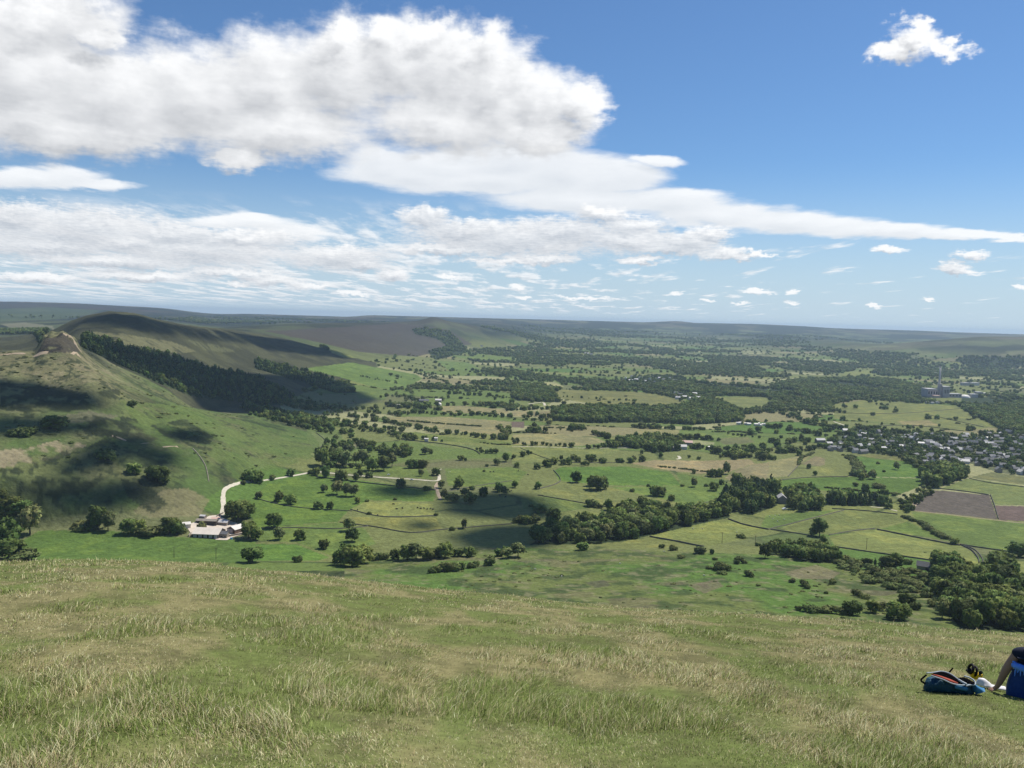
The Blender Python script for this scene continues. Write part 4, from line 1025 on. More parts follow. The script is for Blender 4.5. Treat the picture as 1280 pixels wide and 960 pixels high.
wall([(498, 549), (560, 556), (590, 562), (600, 568)], 'dark bank wall below the long tan fields', 1.8)
wall([(550, 616), (600, 607), (640, 601)], 'faint wall right of the track junction', 1)

# ------------------------------------------------------------------ buildings
def bm_obj(name, bm, mat, parent=None, smooth=False):
    me = bpy.data.meshes.new(name); bm.normal_update(); bm.to_mesh(me); bm.free()
    if smooth:
        for p in me.polygons: p.use_smooth = True
    return link(name, me, mat, parent)
def box(bm, c, s, rz=0, rx=0, ry=0):
    r = bmesh.ops.create_cube(bm, size=1, matrix=Matrix.Translation(c) @ Matrix.Rotation(rz, 4, 'Z') @ Matrix.Rotation(ry, 4, 'Y') @ Matrix.Rotation(rx, 4, 'X') @ Matrix.Diagonal((*s, 1)))
    return r['verts']
def gable_walls(L, W, e, rg):
    bm = bmesh.new(); v = []
    for x in (-L / 2, L / 2):
        v.append([bm.verts.new(p) for p in ((x, -W / 2, -1.2), (x, W / 2, -1.2), (x, W / 2, e), (x, 0, rg), (x, -W / 2, e))])
    bm.faces.new(v[0][::-1]); bm.faces.new(v[1])
    for i in range(5):
        j = (i + 1) % 5; bm.faces.new((v[0][i], v[0][j], v[1][j], v[1][i]))
    bmesh.ops.recalc_face_normals(bm, faces=bm.faces); return bm
def gable_roof(L, W, e, rg, th=.25, over=.4):
    bm = bmesh.new(); sl = (rg - e) / (W / 2); x = L / 2 + over; y = W / 2 + over
    pr = [(-y, e - sl * over + .02), (0, rg + .02), (y, e - sl * over + .02), (y, e - sl * over + .02 + th), (0, rg + .02 + th), (-y, e - sl * over + .02 + th)]
    v = [[bm.verts.new((s * x, p[0], p[1])) for p in pr] for s in (-1, 1)]
    for i in range(6):
        j = (i + 1) % 6; bm.faces.new((v[0][i], v[0][j], v[1][j], v[1][i]))
    for q in v: bm.faces.new((q[0], q[1], q[4], q[5])); bm.faces.new((q[1], q[2], q[3], q[4]))
    bmesh.ops.recalc_face_normals(bm, faces=bm.faces); return bm
def building(name, px, py, L, W, e, rg, rz, wm, rm, label, cat, group=None, detail=True, chimney=False, hgt=None, th=.25):
    x, y, z = ground(px, py) if hgt is None else hgt
    root = link(name, None, None, None, (x, y, z), rz); tag(root, label, cat, group)
    w = bm_obj('wall', gable_walls(L, W, e, rg), M[wm], root)
    r = bm_obj('roof', gable_roof(L, W, e, rg, th), M[rm], root)
    if chimney:
        b = bmesh.new(); box(b, (L / 2 - .7, 0, rg + .5), (.9, .7, 1.6)); box(b, (L / 2 - .7, 0, rg + 1.35), (1.05, .85, .14)); bm_obj('chimney', b, M['wall_stone'], r)
    if detail:
        b = bmesh.new()
        for i in range(3):
            for zz in ((1.3, 3.7) if e > 4 else (1.4,)):
                box(b, (-L / 2 + L * (i + .5) / 3, -W / 2 - .02, zz), (1.2, .08, 1.2))
        bm_obj('window', b, M['glass'], root)
    return root

# the white farm at the foot of the hill
FZ = ground(265, 668)
def fpt(px, py): return ground(px, py)
yard = [(232, 657), (243, 653), (262, 645), (272, 644), (284, 650), (296, 654), (305, 660), (304, 668), (290, 672), (284, 675.5), (270, 675), (262, 671), (240, 669)]
gy = gpoly(yard, 4)
bm = bmesh.new(); vs = [bm.verts.new((a, b, hz(a, b) + .30)) for a, b in gy]; bm.faces.new(vs); bmesh.ops.triangulate(bm, faces=bm.faces[:])
bmesh.ops.subdivide_edges(bm, edges=bm.edges[:], cuts=2, use_grid_fill=True)
for v in bm.verts: v.co.z = hz(v.co.x, v.co.y) + .30
o = bm_obj('farmyard', bm, M['yard']); tag(o, kind='structure')
if o.data.polygons[0].normal.z < 0: o.data.flip_normals()
# big barn, long roof slope facing the viewer
b1 = building('barn', 257.0, 672.5, 23, 17, 3.4, 7.0, R(-2), 'dark_timber', 'barn_roof', 'long pale roofed barn with a dark front wall in the white farm', 'barn', 'farm buildings', False)
b1.location.y += 8.5; b1.location.z = hz(b1.location.x, b1.location.y - 7)
for k in range(5):
    b = bmesh.new(); box(b, (-9.2 + k * 4.6, -8.56, 1.4), (3.0, .12, 2.8)); bm_obj('door', b, M['works_dark'], b1)
b = bmesh.new(); box(b, (0, -9.05, 3.25), (23.6, .3, .3)); bm_obj('gutter', b, M['roof_white'], b1)
b2 = building('barn', 259, 655, 19, 6, 3.6, 4.8, R(-2), 'dark_timber', 'wall_stone', 'stone roofed shed behind the long pale roofed barn', 'barn', 'farm buildings', False)
b3 = building('barn', 295.5, 665, 13, 10, 4.0, 6.4, R(62), 'brown_timber', 'roof_white', 'white roofed barn with a brown gable at the right of the farm', 'barn', 'farm buildings', False)
b = bmesh.new(); box(b, (-7.55, 0, 2.2), (.1, 6.5, 4.4)); bm_obj('door', b, M['works_dark'], b3)
b4 = building('shed', 230.5, 659, 10, 7, 3.2, 4.6, R(28), 'roof_white', 'roof_white', 'small white shed with a slanting roof left of the long barn', 'shed', 'farm buildings', False)
b5 = building('shed', 279.5, 656, 9, 6, 3.0, 4.6, R(-5), 'wall_stone', 'roof_pale', 'small grey shed between the two big barns', 'shed', 'farm buildings', False)
b6 = building('stone_house', 279, 671.5, 9, 6, 3.6, 5.4, R(-4), 'wall_stone', 'roof_slate', 'low stone house with a grey roof in front of the farmyard', 'house', 'farm buildings', True, True)
b7 = building('shed', 270, 651, 7, 5, 2.4, 3.4, R(10), 'wall_stone', 'works_pink', 'pinkish lean shed at the back of the farmyard', 'shed', 'farm buildings', False)
b8 = building('shed', 254, 647.5, 5, 4, 2.2, 3.0, R(-10), 'wall_stone', 'roof_pale', 'tiny pale hut behind the dark roofed shed', 'shed', 'farm buildings', False)
def low_wall(a, b_, label):
    P, Qp = ground(*a), ground(*b_); b = bmesh.new()
    L = math.hypot(Qp[0] - P[0], Qp[1] - P[1]); box(b, (0, 0, .6), (L, .6, 2.2)); box(b, (0, 0, 1.75), (L, .75, .14))
    o = bm_obj('yard_wall', b, M['wall_stone']); o.location = ((P[0] + Qp[0]) / 2, (P[1] + Qp[1]) / 2, min(P[2], Qp[2])); o.rotation_euler.z = math.atan2(Qp[1] - P[1], Qp[0] - P[0])
    tag(o, label, 'wall')
low_wall((285, 671.5), (304, 668), 'pale low yard wall in front of the white roofed barn')
low_wall((271, 646), (279, 642), 'pale wall where the track enters the farmyard')
low_wall((236, 671), (239, 667.5), 'short pale wall at the left corner of the long barn')
b = bmesh.new(); bmesh.ops.create_cone(b, cap_ends=True, segments=16, radius1=1.1, radius2=1.0, depth=1.5); bmesh.ops.bevel(b, geom=b.edges[:], offset=.08, segments=1)
o = bm_obj('water_tank', b, M['blue_tank']); p_ = ground(289, 674); o.location = (p_[0], p_[1], p_[2] + .7); tag(o, 'pale blue tank on the grass in front of the farm', 'tank')

# vehicles in the valley (tiny)
def car_mesh():
    bm = bmesh.new()
    prof = [(-2.1, .35), (-2.1, .85), (-1.75, .98), (-1.2, 1.45), (.35, 1.48), (1.0, 1.0), (1.95, .85), (2.1, .6), (2.1, .35)]
    v = [[bm.verts.new((p[0], s * .86 * (1 if p[1] < 1.1 else .82), p[1])) for p in prof] for s in (-1, 1)]
    for i in range(len(prof)):
        j = (i + 1) % len(prof); bm.faces.new((v[0][i], v[0][j], v[1][j], v[1][i]))
    bm.faces.new(v[0]); bm.faces.new(v[1][::-1]); bmesh.ops.recalc_face_normals(bm, faces=bm.faces); return bm
cb = car_mesh(); car_me = bpy.data.meshes.new('body'); cb.to_mesh(car_me); cb.free(); car_me.materials.append(M['car_white'])
bm = bmesh.new(); bmesh.ops.create_cone(bm, cap_ends=True, segments=12, radius1=.33, radius2=.33, depth=.22, matrix=Matrix.Rotation(R(90), 4, 'X')); wh_me = bpy.data.meshes.new('wheel'); bm.to_mesh(wh_me); bm.free(); wh_me.materials.append(M['dark_timber'])
bm = bmesh.new(); box(bm, (-.4, -.80, 1.2), (1.5, .03, .36), 0, R(-20)); box(bm, (-.4, .80, 1.2), (1.5, .03, .36), 0, R(20)); win_me = bpy.data.meshes.new('window'); bm.to_mesh(win_me); bm.free(); win_me.materials.append(M['glass'])
def car(px, py, rz, label, s=1.0):
    x, y, z = ground(px, py); r = link('parked_car', None, None, None, (x, y, z + .25), rz, (s, s, s)); tag(r, label, 'car')
    link('body', car_me, None, r); link('window', win_me, None, r)
    for sx in (-1.3, 1.3):
        for sy in (-.8, .8): link('wheel', wh_me, None, r, (sx, sy, .33))
car(515, 600.3, R(5), 'white car on the pale track left of the junction')
car(981, 637.5, R(20), 'white van parked below the plantation house', 1.5)
car(486, 594, R(30), 'small pale car off the track under the trees', .9)

# scattered houses
def house(px, py, L, W, e, rg, rz, wm, rm, label, group, name='house', cat='house'):
    return building(name, px, py, L, W, e, rg, rz, wm, rm, label, cat, group, False)
building('stone_house', 977, 628, 14, 9, 6, 9.5, R(80), 'wall_stone', 'roof_pale', 'tall gabled house in the gap of the plantation', 'house', None, True, True)
for px, py, L, W, a, wm, rm, lab in [
    (530, 503, 22, 10, 5, 'wall_stone', 'roof_slate', 'grey farmhouse among trees above the long tan fields'), (548, 502.5, 14, 9, 0, 'wall_stone', 'roof_white', 'white roofed shed right of the grey farmhouse'),
    (549, 507.5, 10, 8, 80, 'wall_white', 'roof_white', 'white gabled cottage in front of the white roofed shed'), (534, 506, 9, 7, 30, 'wall_stone', 'roof_slate', 'small dark barn below the grey farmhouse'), (498, 508.5, 12, 3, 0, 'wall_white', 'roof_white', 'low white shed in the field left of the grey farmhouse'),
    (853, 561.5, 13, 7, 0, 'wall_white', 'roof_white', 'white roofed shed in the trees behind the hay field'), (857, 556, 22, 11, -10, 'wall_stone', 'works_pink', 'pinkish stone farm roof behind the white roofed shed'), (838, 562.5, 12, 4, 0, 'wall_stone', 'roof_pale', 'low pale shed left of the white roofed shed'),
    (886, 562, 7, 5, 20, 'wall_white', 'roof_white', 'small white hut right of the pinkish farm'), (892, 563, 6, 5, 60, 'wall_white', 'roof_slate', 'grey roofed hut beside the small white hut'),
    (740, 515.5, 9, 7, 10, 'wall_white', 'roof_slate', 'white house in the long wood across the valley'), (744, 515.5, 8, 7, 80, 'wall_white', 'roof_slate', 'white gable beside the house in the long wood'), (729, 523.5, 6, 5, 0, 'wall_white', 'roof_slate', 'small white cottage at the near edge of the long wood'),
    (623, 505.5, 9, 7, 70, 'wall_white', 'roof_slate', 'white gabled house in the trees of the mid valley'), (733, 442.5, 26, 12, 5, 'wall_white', 'roof_white', 'long white building on the far valley side'), (739, 443.5, 16, 10, -5, 'wall_white', 'roof_slate', 'grey roofed building next to the long white one far off'),
    (602, 433, 12, 8, 20, 'wall_white', 'roof_slate', 'tiny white house on the moor edge far away'), (667, 490, 8, 6, 0, 'wall_white', 'roof_slate', 'small white house by the pale far field'), (1099, 468, 12, 8, 0, 'wall_white', 'roof_slate', 'white farm under the far right hill'), (1097, 453, 14, 8, 0, 'wall_white', 'roof_slate', 'white farm high on the far right hill'),
    (533, 552, 6, 4, 0, 'wall_white', 'roof_white', 'small white hut under the tan fields'), (545, 551, 5, 4, 0, 'wall_white', 'roof_white', 'smaller white hut right of the small white one'), (1056, 540.5, 9, 7, 0, 'wall_white', 'roof_white', 'white house standing alone at the left of the village'),
    (1025, 553, 16, 8, 10, 'wall_stone', 'roof_pale', 'pale long shed left of the village')]:
    house(px, py, L, W, 4.6, 7.4 if W > 5 else 5.6, R(a), wm, rm, lab, None)
# barn on the slope with a patched grey roof
b9 = building('field_barn', 1156, 712, 11, 7.5, 3.2, 6.0, R(-28), 'wall_stone', 'roof_slate', 'stone field barn with a grey slate roof in the scrub', 'barn', None, False)
b = bmesh.new(); box(b, (1.5, -3.8, 1.2), (2.2, .12, 2.4)); bm_obj('door', b, M['dark_timber'], b9)
b = bmesh.new()
for k in range(5): box(b, (-4.4 + k * 2.1, -1.9, 4.62), (.9, 3.4, .06), 0, math.atan2(2.8, 3.75))
bm_obj('roof_patch', b, M['roof_pale'], b9)
# village houses
VH = [(1183, 564), (1201, 564), (1209, 577), (1199, 578), (1237, 578), (1233, 579), (1253, 584), (1248, 590), (1279, 570), (1249, 563), (1235, 570), (1230, 566), (1245, 560), (1231, 554.5), (1268, 556), (1218, 555), (1261, 542), (1191, 576), (1189, 568), (1168, 562), (1270, 590), (1266, 588), (1276, 593),
      (1038, 563.5), (1044, 562), (1050, 564), (1079, 567), (1069, 566), (1074, 560), (1092, 557), (1104, 554), (1102, 547), (1117, 551), (1144, 548), (1182, 564.5), (1174, 565), (1167, 562.5), (1171, 558), (1165, 557), (1151, 557), (1140, 550), (1133, 560), (1126, 561), (1122, 556), (1111, 559), (1115, 555), (1152, 578), (1156, 580), (1162, 573), (1133, 547), (1187, 567)]
n = 0
while n < 120:
    px, py = random.uniform(1034, 1292), random.uniform(540, 596)
    if inpoly(np.array([px]), np.array([py]), VILLAGE)[0] and all(abs(px - q[0]) / 3.0 + abs(py - q[1]) / 1.0 > 1 for q in VH): VH.append((px, py)); n += 1
VH.sort(key=lambda q: q[0])
kinds = {}
VHK = []
for px, py in VH:
    white = random.random() < .26
    big = random.random() < .2
    band = 'at the back of the village' if py < 553 else 'in the middle rows of the village' if py < 568 else 'along the near side of the village'
    base = ('long ' if big else '') + ('white house' if white else 'grey stone house')
    VHK.append((px, py, white, big, band, base)); kinds.setdefault((band, base), []).append(px)
cnt = {}
for px, py, white, big, band, base in VHK:
    c = cnt[(band, base)] = cnt.get((band, base), 0) + 1; tot = len(kinds[(band, base)])
    lab = f'leftmost {base} {band}' if c == 1 else f'rightmost {base} {band}' if c == tot else f'{ordinal(c)} {base} from the left {band}'
    L = random.uniform(13, 19) if big else random.uniform(7, 10.5)
    house(px, py, L, random.uniform(5.5, 7.5), random.uniform(3.8, 5.0), random.uniform(6.2, 7.8), R(random.choice([0, 10, -15, 75, 95, 30])), 'wall_white' if white else 'wall_stone', random.choice(['roof_village', 'roof_village', 'roof_white']) if white else random.choice(['roof_slate', 'roof_village', 'roof_village', 'roof_village', 'roof_pale']), lab, 'houses of the village at the right')
H2 = [(782, 474), (788, 477), (795, 476), (800, 474), (806, 478), (812, 475), (818, 479), (824, 474), (830, 476), (837, 474), (843, 477), (790, 472), (815, 471), (845, 493), (850, 495), (856, 498), (864, 500), (868, 494), (872, 499), (848, 499)]
H2.sort()
for i, (px, py) in enumerate(H2):
    lab = 'leftmost pale house of the far village among woods' if i == 0 else 'rightmost pale house of the far village among woods' if i == len(H2) - 1 else f'{ordinal(i + 1)} pale house from the left of the far village among woods'
    house(px, py, random.uniform(10, 16), 8, 5, 8, R(random.choice([0, 80, 20])), 'wall_white', random.choice(['roof_slate', 'roof_pale']), lab, 'houses of the far village')
CV = [(923, 530.5), (926, 530), (933, 531), (936, 531.5), (945, 532), (948, 531), (952, 532), (957, 532), (950, 533)]
for i, (px, py) in enumerate(CV):
    lab = 'leftmost white cabin in the row below the long wood' if i == 0 else f'{ordinal(i + 1)} white cabin from the left in the row below the long wood'
    house(px, py, 8, 4.5, 3.4, 4.6, R(random.choice([10, 60, -20])), 'wall_white', 'roof_white', lab, 'white cabins below the long wood', 'cabin', 'cabin')

# ------------------------------------------------------------------ the cement works
def works(px, py): return ground(px, py)
x, y, z = ground(1175.6, 496); rr_ = math.hypot(x, y); PX = rr_ / F
bm = bmesh.new(); bmesh.ops.create_cone(bm, cap_ends=True, segments=20, radius1=1.5 * PX, radius2=.85 * PX, depth=34 * PX, matrix=Matrix.Translation((0, 0, 16.5 * PX)))
ch = bm_obj('works_chimney', bm, M['concrete'], None, True); ch.location = (x, y + 12, z); tag(ch, 'tall slender concrete chimney of the cement works', 'chimney')
bm = bmesh.new(); bmesh.ops.create_cone(bm, cap_ends=True, segments=20, radius1=1.0 * PX, radius2=.95 * PX, depth=1.2 * PX, matrix=Matrix.Translation((0, 0, 32.8 * PX))); bm_obj('rim', bm, M['works_dark'], ch)
def block(name, px0, px1, pyb, pyt, depth, mat, label, roofm=None, cat='building', dy=0):
    xa, ya, za = ground((px0 + px1) / 2, pyb); P = math.hypot(xa, ya) / F
    w = (px1 - px0) * P; h = (pyb - pyt) * P
    root = link(name, None, None, None, (xa, ya + dy, za)); tag(root, label, cat)
    bm = bmesh.new(); box(bm, (0, depth / 2, h / 2 - 1), (w, depth, h + 2)); bm_obj('wall', bm, M[mat], root)
    bm = bmesh.new(); box(bm, (0, depth / 2, h + .35), (w + 1, depth + 1, .7)); bm_obj('roof', bm, M[roofm or 'roof_pale'], root)
    bm = bmesh.new()
    for k in range(4): box(bm, (-w / 2 + w * (k + .5) / 4, -.06, h * .55), (w * .12, .12, h * .35))
    bm_obj('window', bm, M['works_dark'] if mat != 'works_dark' else M['dark_timber'], root)
    return root, w, h, P
block('works_building', 1160, 1171.5, 496.5, 487.5, 40, 'works_dark', 'dark block with a pale flat roof left of the works chimney')
block('works_shed', 1168, 1175, 497.5, 495, 14, 'works_pink', 'low pink roofed shed at the foot of the works chimney', 'works_pink')
tr, w, h, P = block('works_tower', 1179, 1186, 497, 485, 30, 'works_dark', 'brown works tower right of the chimney with pale edges')
bm = bmesh.new(); box(bm, (w / 2 - .8, -.5, h / 2), (1.6, 1, h)); box(bm, (-w / 2 + .8, -.5, h / 2), (1.6, 1, h)); bm_obj('edge_column', bm, M['roof_pale'], tr)
bm = bmesh.new(); box(bm, (-w * .75, 10, h * 1.12), (w * 1.0, 4, 3), 0, 0, R(38)); bm_obj('conveyor', bm, M['roof_pale'], tr)
bm = bmesh.new(); box(bm, (-w * .72, 14, h * .62), (w * .36, 14, h * 1.24)); bm_obj('preheater_frame', bm, M['works_dark'], tr)
block('works_shed', 1186.5, 1201, 497, 493, 24, 'works_dark', 'long grey works shed right of the tower')
bm = bmesh.new(); xa, ya, za = ground(1208.5, 497.5)
bmesh.ops.create_uvsphere(bm, u_segments=24, v_segments=10, radius=1, matrix=Matrix.Diagonal((6.5 * P, 14, 3.4 * P, 1))); bmesh.ops.delete(bm, geom=[v for v in bm.verts if v.co.z < -.5], context='VERTS')
o = bm_obj('works_dome', bm, M['roof_white'], None, True); o.location = (xa, ya + 14, za); tag(o, 'white domed store at the cement works', 'building')
block('works_shed', 1215, 1222, 497, 493.5, 20, 'concrete', 'first grey shed right of the white domed store')
block('works_shed', 1222, 1228, 496, 491, 20, 'works_dark', 'darker taller shed farther right of the white domed store')
block('works_shed', 1231, 1240, 494, 492, 20, 'roof_white', 'low white shed at the right end of the works', 'roof_white')
block('works_building', 1164, 1172, 466.8, 465.8, 20, 'roof_white', 'pale shed on the rise behind the works', 'roof_white')
block('works_building', 1204, 1212, 482, 479, 20, 'roof_pale', 'pale flat building behind the works sheds', 'roof_pale')
block('works_building', 1216, 1224, 482, 479, 18, 'roof_white', 'white building right of the pale flat building behind the works', 'roof_white')
for i, (px, py) in enumerate([(1159, 504.5), (1165, 505), (1171, 504.5), (1174, 504.8)]):
    house(px, py, 9, 7, 4, 6, R(10), 'wall_white', 'roof_slate', ['leftmost', 'second', 'third', 'rightmost'][i] + ' white house in the trees below the cement works', 'houses below the works')

# ------------------------------------------------------------------ poles, animals
def pole(px, py, h, label, bars=True):
    x, y, z = ground(px, py); root = link('utility_pole', None, None, None, (x, y, z)); tag(root, label, 'pole')
    bm = bmesh.new(); bmesh.ops.create_cone(bm, cap_ends=True, segments=8, radius1=.22, radius2=.15, depth=h + 1, matrix=Matrix.Translation((0, 0, h / 2 - .5))); bm_obj('post', bm, M['wood_pole'], root)
    if bars:
        bm = bmesh.new(); box(bm, (0, 0, h - .6), (2.4, .14, .16))
        for k in (-1, 0, 1): bmesh.ops.create_cone(bm, cap_ends=True, segments=6, radius1=.08, radius2=.06, depth=.3, matrix=Matrix.Translation((k, 0, h - .38)))
        bm_obj('crossarm', bm, M['wood_pole'], root)
pole(217.5, 697, 9, 'left of two utility poles in the farm meadow'); pole(270, 699, 9, 'right utility pole in the farm meadow beyond the brow')
pole(1083, 687, 10, 'utility pole standing in the big olive field'); pole(902.5, 679, 10, 'utility pole in the yellow green field right of the wooded bank'); pole(944, 682, 9, 'utility pole on the rough ground right of the yellow green field')
def beast_mesh(name, mat, L=1.9, H=1.35):
    bm = bmesh.new(); sk = bm.verts.layers.skin.verify()
    def V_(p, r):
        v = bm.verts.new(p); v[sk].radius = (r, r); return v
    b0 = V_((-L * .45, 0, H * .72), .30 * H); b1 = V_((-L * .1, 0, H * .70), .34 * H); b2 = V_((L * .35, 0, H * .72), .29 * H); nk = V_((L * .55, 0, H * .86), .17 * H); hd = V_((L * .72, 0, H * .74), .14 * H); mz = V_((L * .86, 0, H * .58), .09 * H)
    for a, b_ in ((b0, b1), (b1, b2), (b2, nk), (nk, hd), (hd, mz)): bm.edges.new((a, b_))
    for bb, x0 in ((b0, -L * .45), (b2, L * .36)):
        for s in (-1, 1):
            k = V_((x0, s * .17 * H, H * .42), .10 * H); f = V_((x0 + (.03 if x0 > 0 else -.02), s * .18 * H, .04), .06 * H); bm.edges.new((bb, k)); bm.edges.new((k, f))
    tl = V_((-L * .60, 0, H * .62), .05 * H); te = V_((-L * .62, 0, H * .3), .04 * H); bm.edges.new((b0, tl)); bm.edges.new((tl, te))
    b1[sk].use_root = True
    me = bpy.data.meshes.new(name); bm.to_mesh(me); bm.free()
    o = bpy.data.objects.new(name, me); COL.objects.link(o); o.modifiers.new('skin', 'SKIN'); s = o.modifiers.new('sub', 'SUBSURF'); s.levels = s.render_levels = 1
    dg = bpy.context.evaluated_depsgraph_get(); m2 = bpy.data.meshes.new_from_object(o.evaluated_get(dg)); bpy.data.objects.remove(o); m2.name = name
    m2.materials.clear(); m2.materials.append(mat)
    for p in m2.polygons: p.use_smooth = True
    return m2
cow_me = beast_mesh('cow', M['cow'], 2.1, 1.6); sheep_me = beast_mesh('sheep', M['wool'], 1.2, .95)
def herd(me, name, pts, what, where, cat):
    pts = sorted(pts)
    for i, (px, py) in enumerate(pts):
        x, y, z = ground(px, py); o = link(name, me, None, None, (x, y, z + .02), random.uniform(0, 6.28))
        lab = f'leftmost {what} {where}' if i == 0 else f'rightmost {what} {where}' if i == len(pts) - 1 else f'{ordinal(i + 1)} {what} from the left {where}'
        tag(o, lab, cat, what + 's ' + where)
herd(cow_me, 'cow', [(496, 637), (503, 636), (522, 635.5), (526, 636.5), (530, 636), (534, 637), (538, 636.5), (541, 637.5), (492, 631), (447, 638), (472, 644.5), (546, 643)], 'dark cow', 'on the upper yellow green pasture', 'cow')
herd(cow_me, 'cow', [(604, 589.5), (613, 590.5), (617, 590), (617, 613), (625, 620.5), (632, 622), (637, 615), (639, 614)], 'dark cow', 'in the pastures right of the track junction', 'cow')
herd(sheep_me, 'sheep', [(525, 591), (528, 592.5), (530, 591.5), (561, 590.5), (563, 590)], 'white sheep', 'on the grass by the track junction', 'sheep')
herd(sheep_me, 'sheep', [(962, 646), (966, 649), (969, 645), (974, 644.5), (972, 652), (980, 650), (878, 661.5), (866, 661), (923, 669), (921, 666)], 'white sheep', 'in the fields below the plantation', 'sheep')
herd(sheep_me, 'sheep', [(702, 721), (669, 712), (830, 690), (775, 705), (880, 720)], 'white sheep', 'on the moor below the brow', 'sheep')
herd(cow_me, 'cow', [(675, 474), (648, 589), (660, 594)], 'dark cow', 'scattered in the middle pastures', 'cow')
# ------------------------------------------------------------------ the grass of the hilltop
def grass(N):
    g = np.random.default_rng(21)
    n1_ = int(N * .70)
    px = g.uniform(-70, 1350, n1_); cy = np.interp(px, [p[0] for p in CREST], [p[1] for p in CREST])
    py = cy + .6 + (1000 - cy) * g.random(n1_)
    a, s = az_slope(px, py)
    sc = np.interp(a, AZ, S_CREST); A = sc - 2 * math.sqrt(HEAD * CC)
    disc = np.maximum((s - A) ** 2 - 4 * HEAD * CC, 0)
    r = ((s - A) - np.sqrt(disc)) / (2 * CC)
    a2 = np.arctan((g.uniform(-60, 1340, N - n1_) - 640) / F); r2 = g.uniform(10, 50, N - n1_)
    a = np.concatenate([a, a2]); r = np.concatenate([r, r2])
    ok = (r > 3.0) & (r < 52); a = a[ok]; r = r[ok]; n = len(r)
    x = r * np.sin(a); y = r * np.cos(a)
    z = height(x, y) - .012
    patch = .62 * fbm(x / 1.3, y / 2.6, 81) + .38 * fbm(x / .38, y / .6, 82, 3); tuft = fbm(x / .45, y / .7, 83, 3); big = fbm(x / .9, y / 1.5, 89, 3)
    keep = g.random(n) < .28 + .8 * sstep(.30, .62, tuft)
    x, y, z, r, patch, tuft, big = [v[keep] for v in (x, y, z, r, patch, tuft, big)]; n = len(x)
    dry = np.clip(sstep(.38, .64, patch + .12 * sstep(14, 34, r) + .16 * (g.random(n) - .5)), 0, 1)
    L = (.028 + .052 * g.random(n)) * (.6 + .9 * sstep(.4, .7, big)) * (1 + .25 * sstep(20, 40, r))
    dpk = np.minimum(np.hypot(x - TRAMPLED[0][0], y - TRAMPLED[0][1]), np.hypot(x - TRAMPLED[1][0], y - TRAMPLED[1][1]))
    L = L * (.9 + .1 * sstep(.3, 1.0, dpk))
    stem = g.random(n) < .05
    L = L * (.88 + .40 * sstep(.60, .72, big))
    L = np.where(stem, L * 1.7, L)
    W_ = np.clip(.0046 * r / 6.5, .0054, .024) * (.7 + .6 * g.random(n)) * np.where(stem, .6, 1)
    ph = g.uniform(0, 2 * np.pi, n); lean = np.where(stem, .3, .95) * (.2 + g.random(n))
    wind = fbm(x / 5, y / 5, 101, 2) * 2 - .6
    wind2 = fbm(x / 1.1, y / 1.8, 103, 3) * 2 - 1
    dx = np.cos(ph) * lean * 1.15 + .30 * wind + .9 * wind2 + .15; dy = np.sin(ph) * lean * 1.15 - .15
    hl = np.hypot(dx, dy); dx = dx / np.maximum(1, hl / 1.2); dy = dy / np.maximum(1, hl / 1.2)
    th = g.uniform(0, np.pi, n); wx = np.cos(th) * W_ * .5; wy = np.sin(th) * W_ * .5
    vert = np.sqrt(np.maximum(.12, 1 - .45 * (dx * dx + dy * dy)))
    B = np.stack([x, y, z], -1)
    mid_ = B + np.stack([dx * L * .28, dy * L * .28, L * .55 * vert], -1)
    tip = B + np.stack([dx * L * .85, dy * L * .85, L * (.92 * vert)], -1)
    wv = np.stack([wx, wy, np.zeros(n)], -1)
    Vt = np.stack([B - wv, B + wv, mid_ + wv * .8, mid_ - wv * .8, tip], 1).reshape(-1, 3)
    k = np.arange(n)[:, None] * 5
    Fc = np.concatenate([k + [0, 1, 2], k + [0, 2, 3], k + [3, 2, 4]], 1).reshape(-1, 3)
    gc = np.array([.235, .315, .075]); g2 = np.array([.370, .435, .135]); st = np.array([.88, .79, .46]); rd = np.array([.60, .49, .27])
    base = lerp(np.broadcast_to(gc, (n, 3)), g2, g.random(n))
    sel = g.random(n)
    drc = lerp(np.broadcast_to(st, (n, 3)), rd, (g.random(n) < .28) * 1.0)
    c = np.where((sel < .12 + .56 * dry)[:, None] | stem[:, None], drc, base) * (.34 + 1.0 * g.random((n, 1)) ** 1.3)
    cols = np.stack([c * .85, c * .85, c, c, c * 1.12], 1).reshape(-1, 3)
    fn = np.cross(wv, mid_ - B); sgn = np.where(fn[:, 1] > 0, -1.0, 1.0)
    flip = sgn < 0
    F3 = Fc.reshape(n, 3, 3); F3[flip] = F3[flip][:, :, ::-1]; Fc = F3.reshape(-1, 3)
    fn = fn * sgn[:, None]; fn /= np.maximum(np.linalg.norm(fn, axis=1, keepdims=True), 1e-9)
    nr_ = fn * .55 + np.array([0, 0, .8]); nr_ /= np.linalg.norm(nr_, axis=1, keepdims=True)
    return np_mesh('grass', Vt, Fc, False, np.clip(cols, 0, .95), np.repeat(nr_, 5, 0))
TRAMPLED = [gnear(1190, 864), gnear(1270, 868)]
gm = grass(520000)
tag(link('grass', gm, M['blades']), 'long green and straw coloured grass covering the hilltop', 'grass', None, 'stuff')

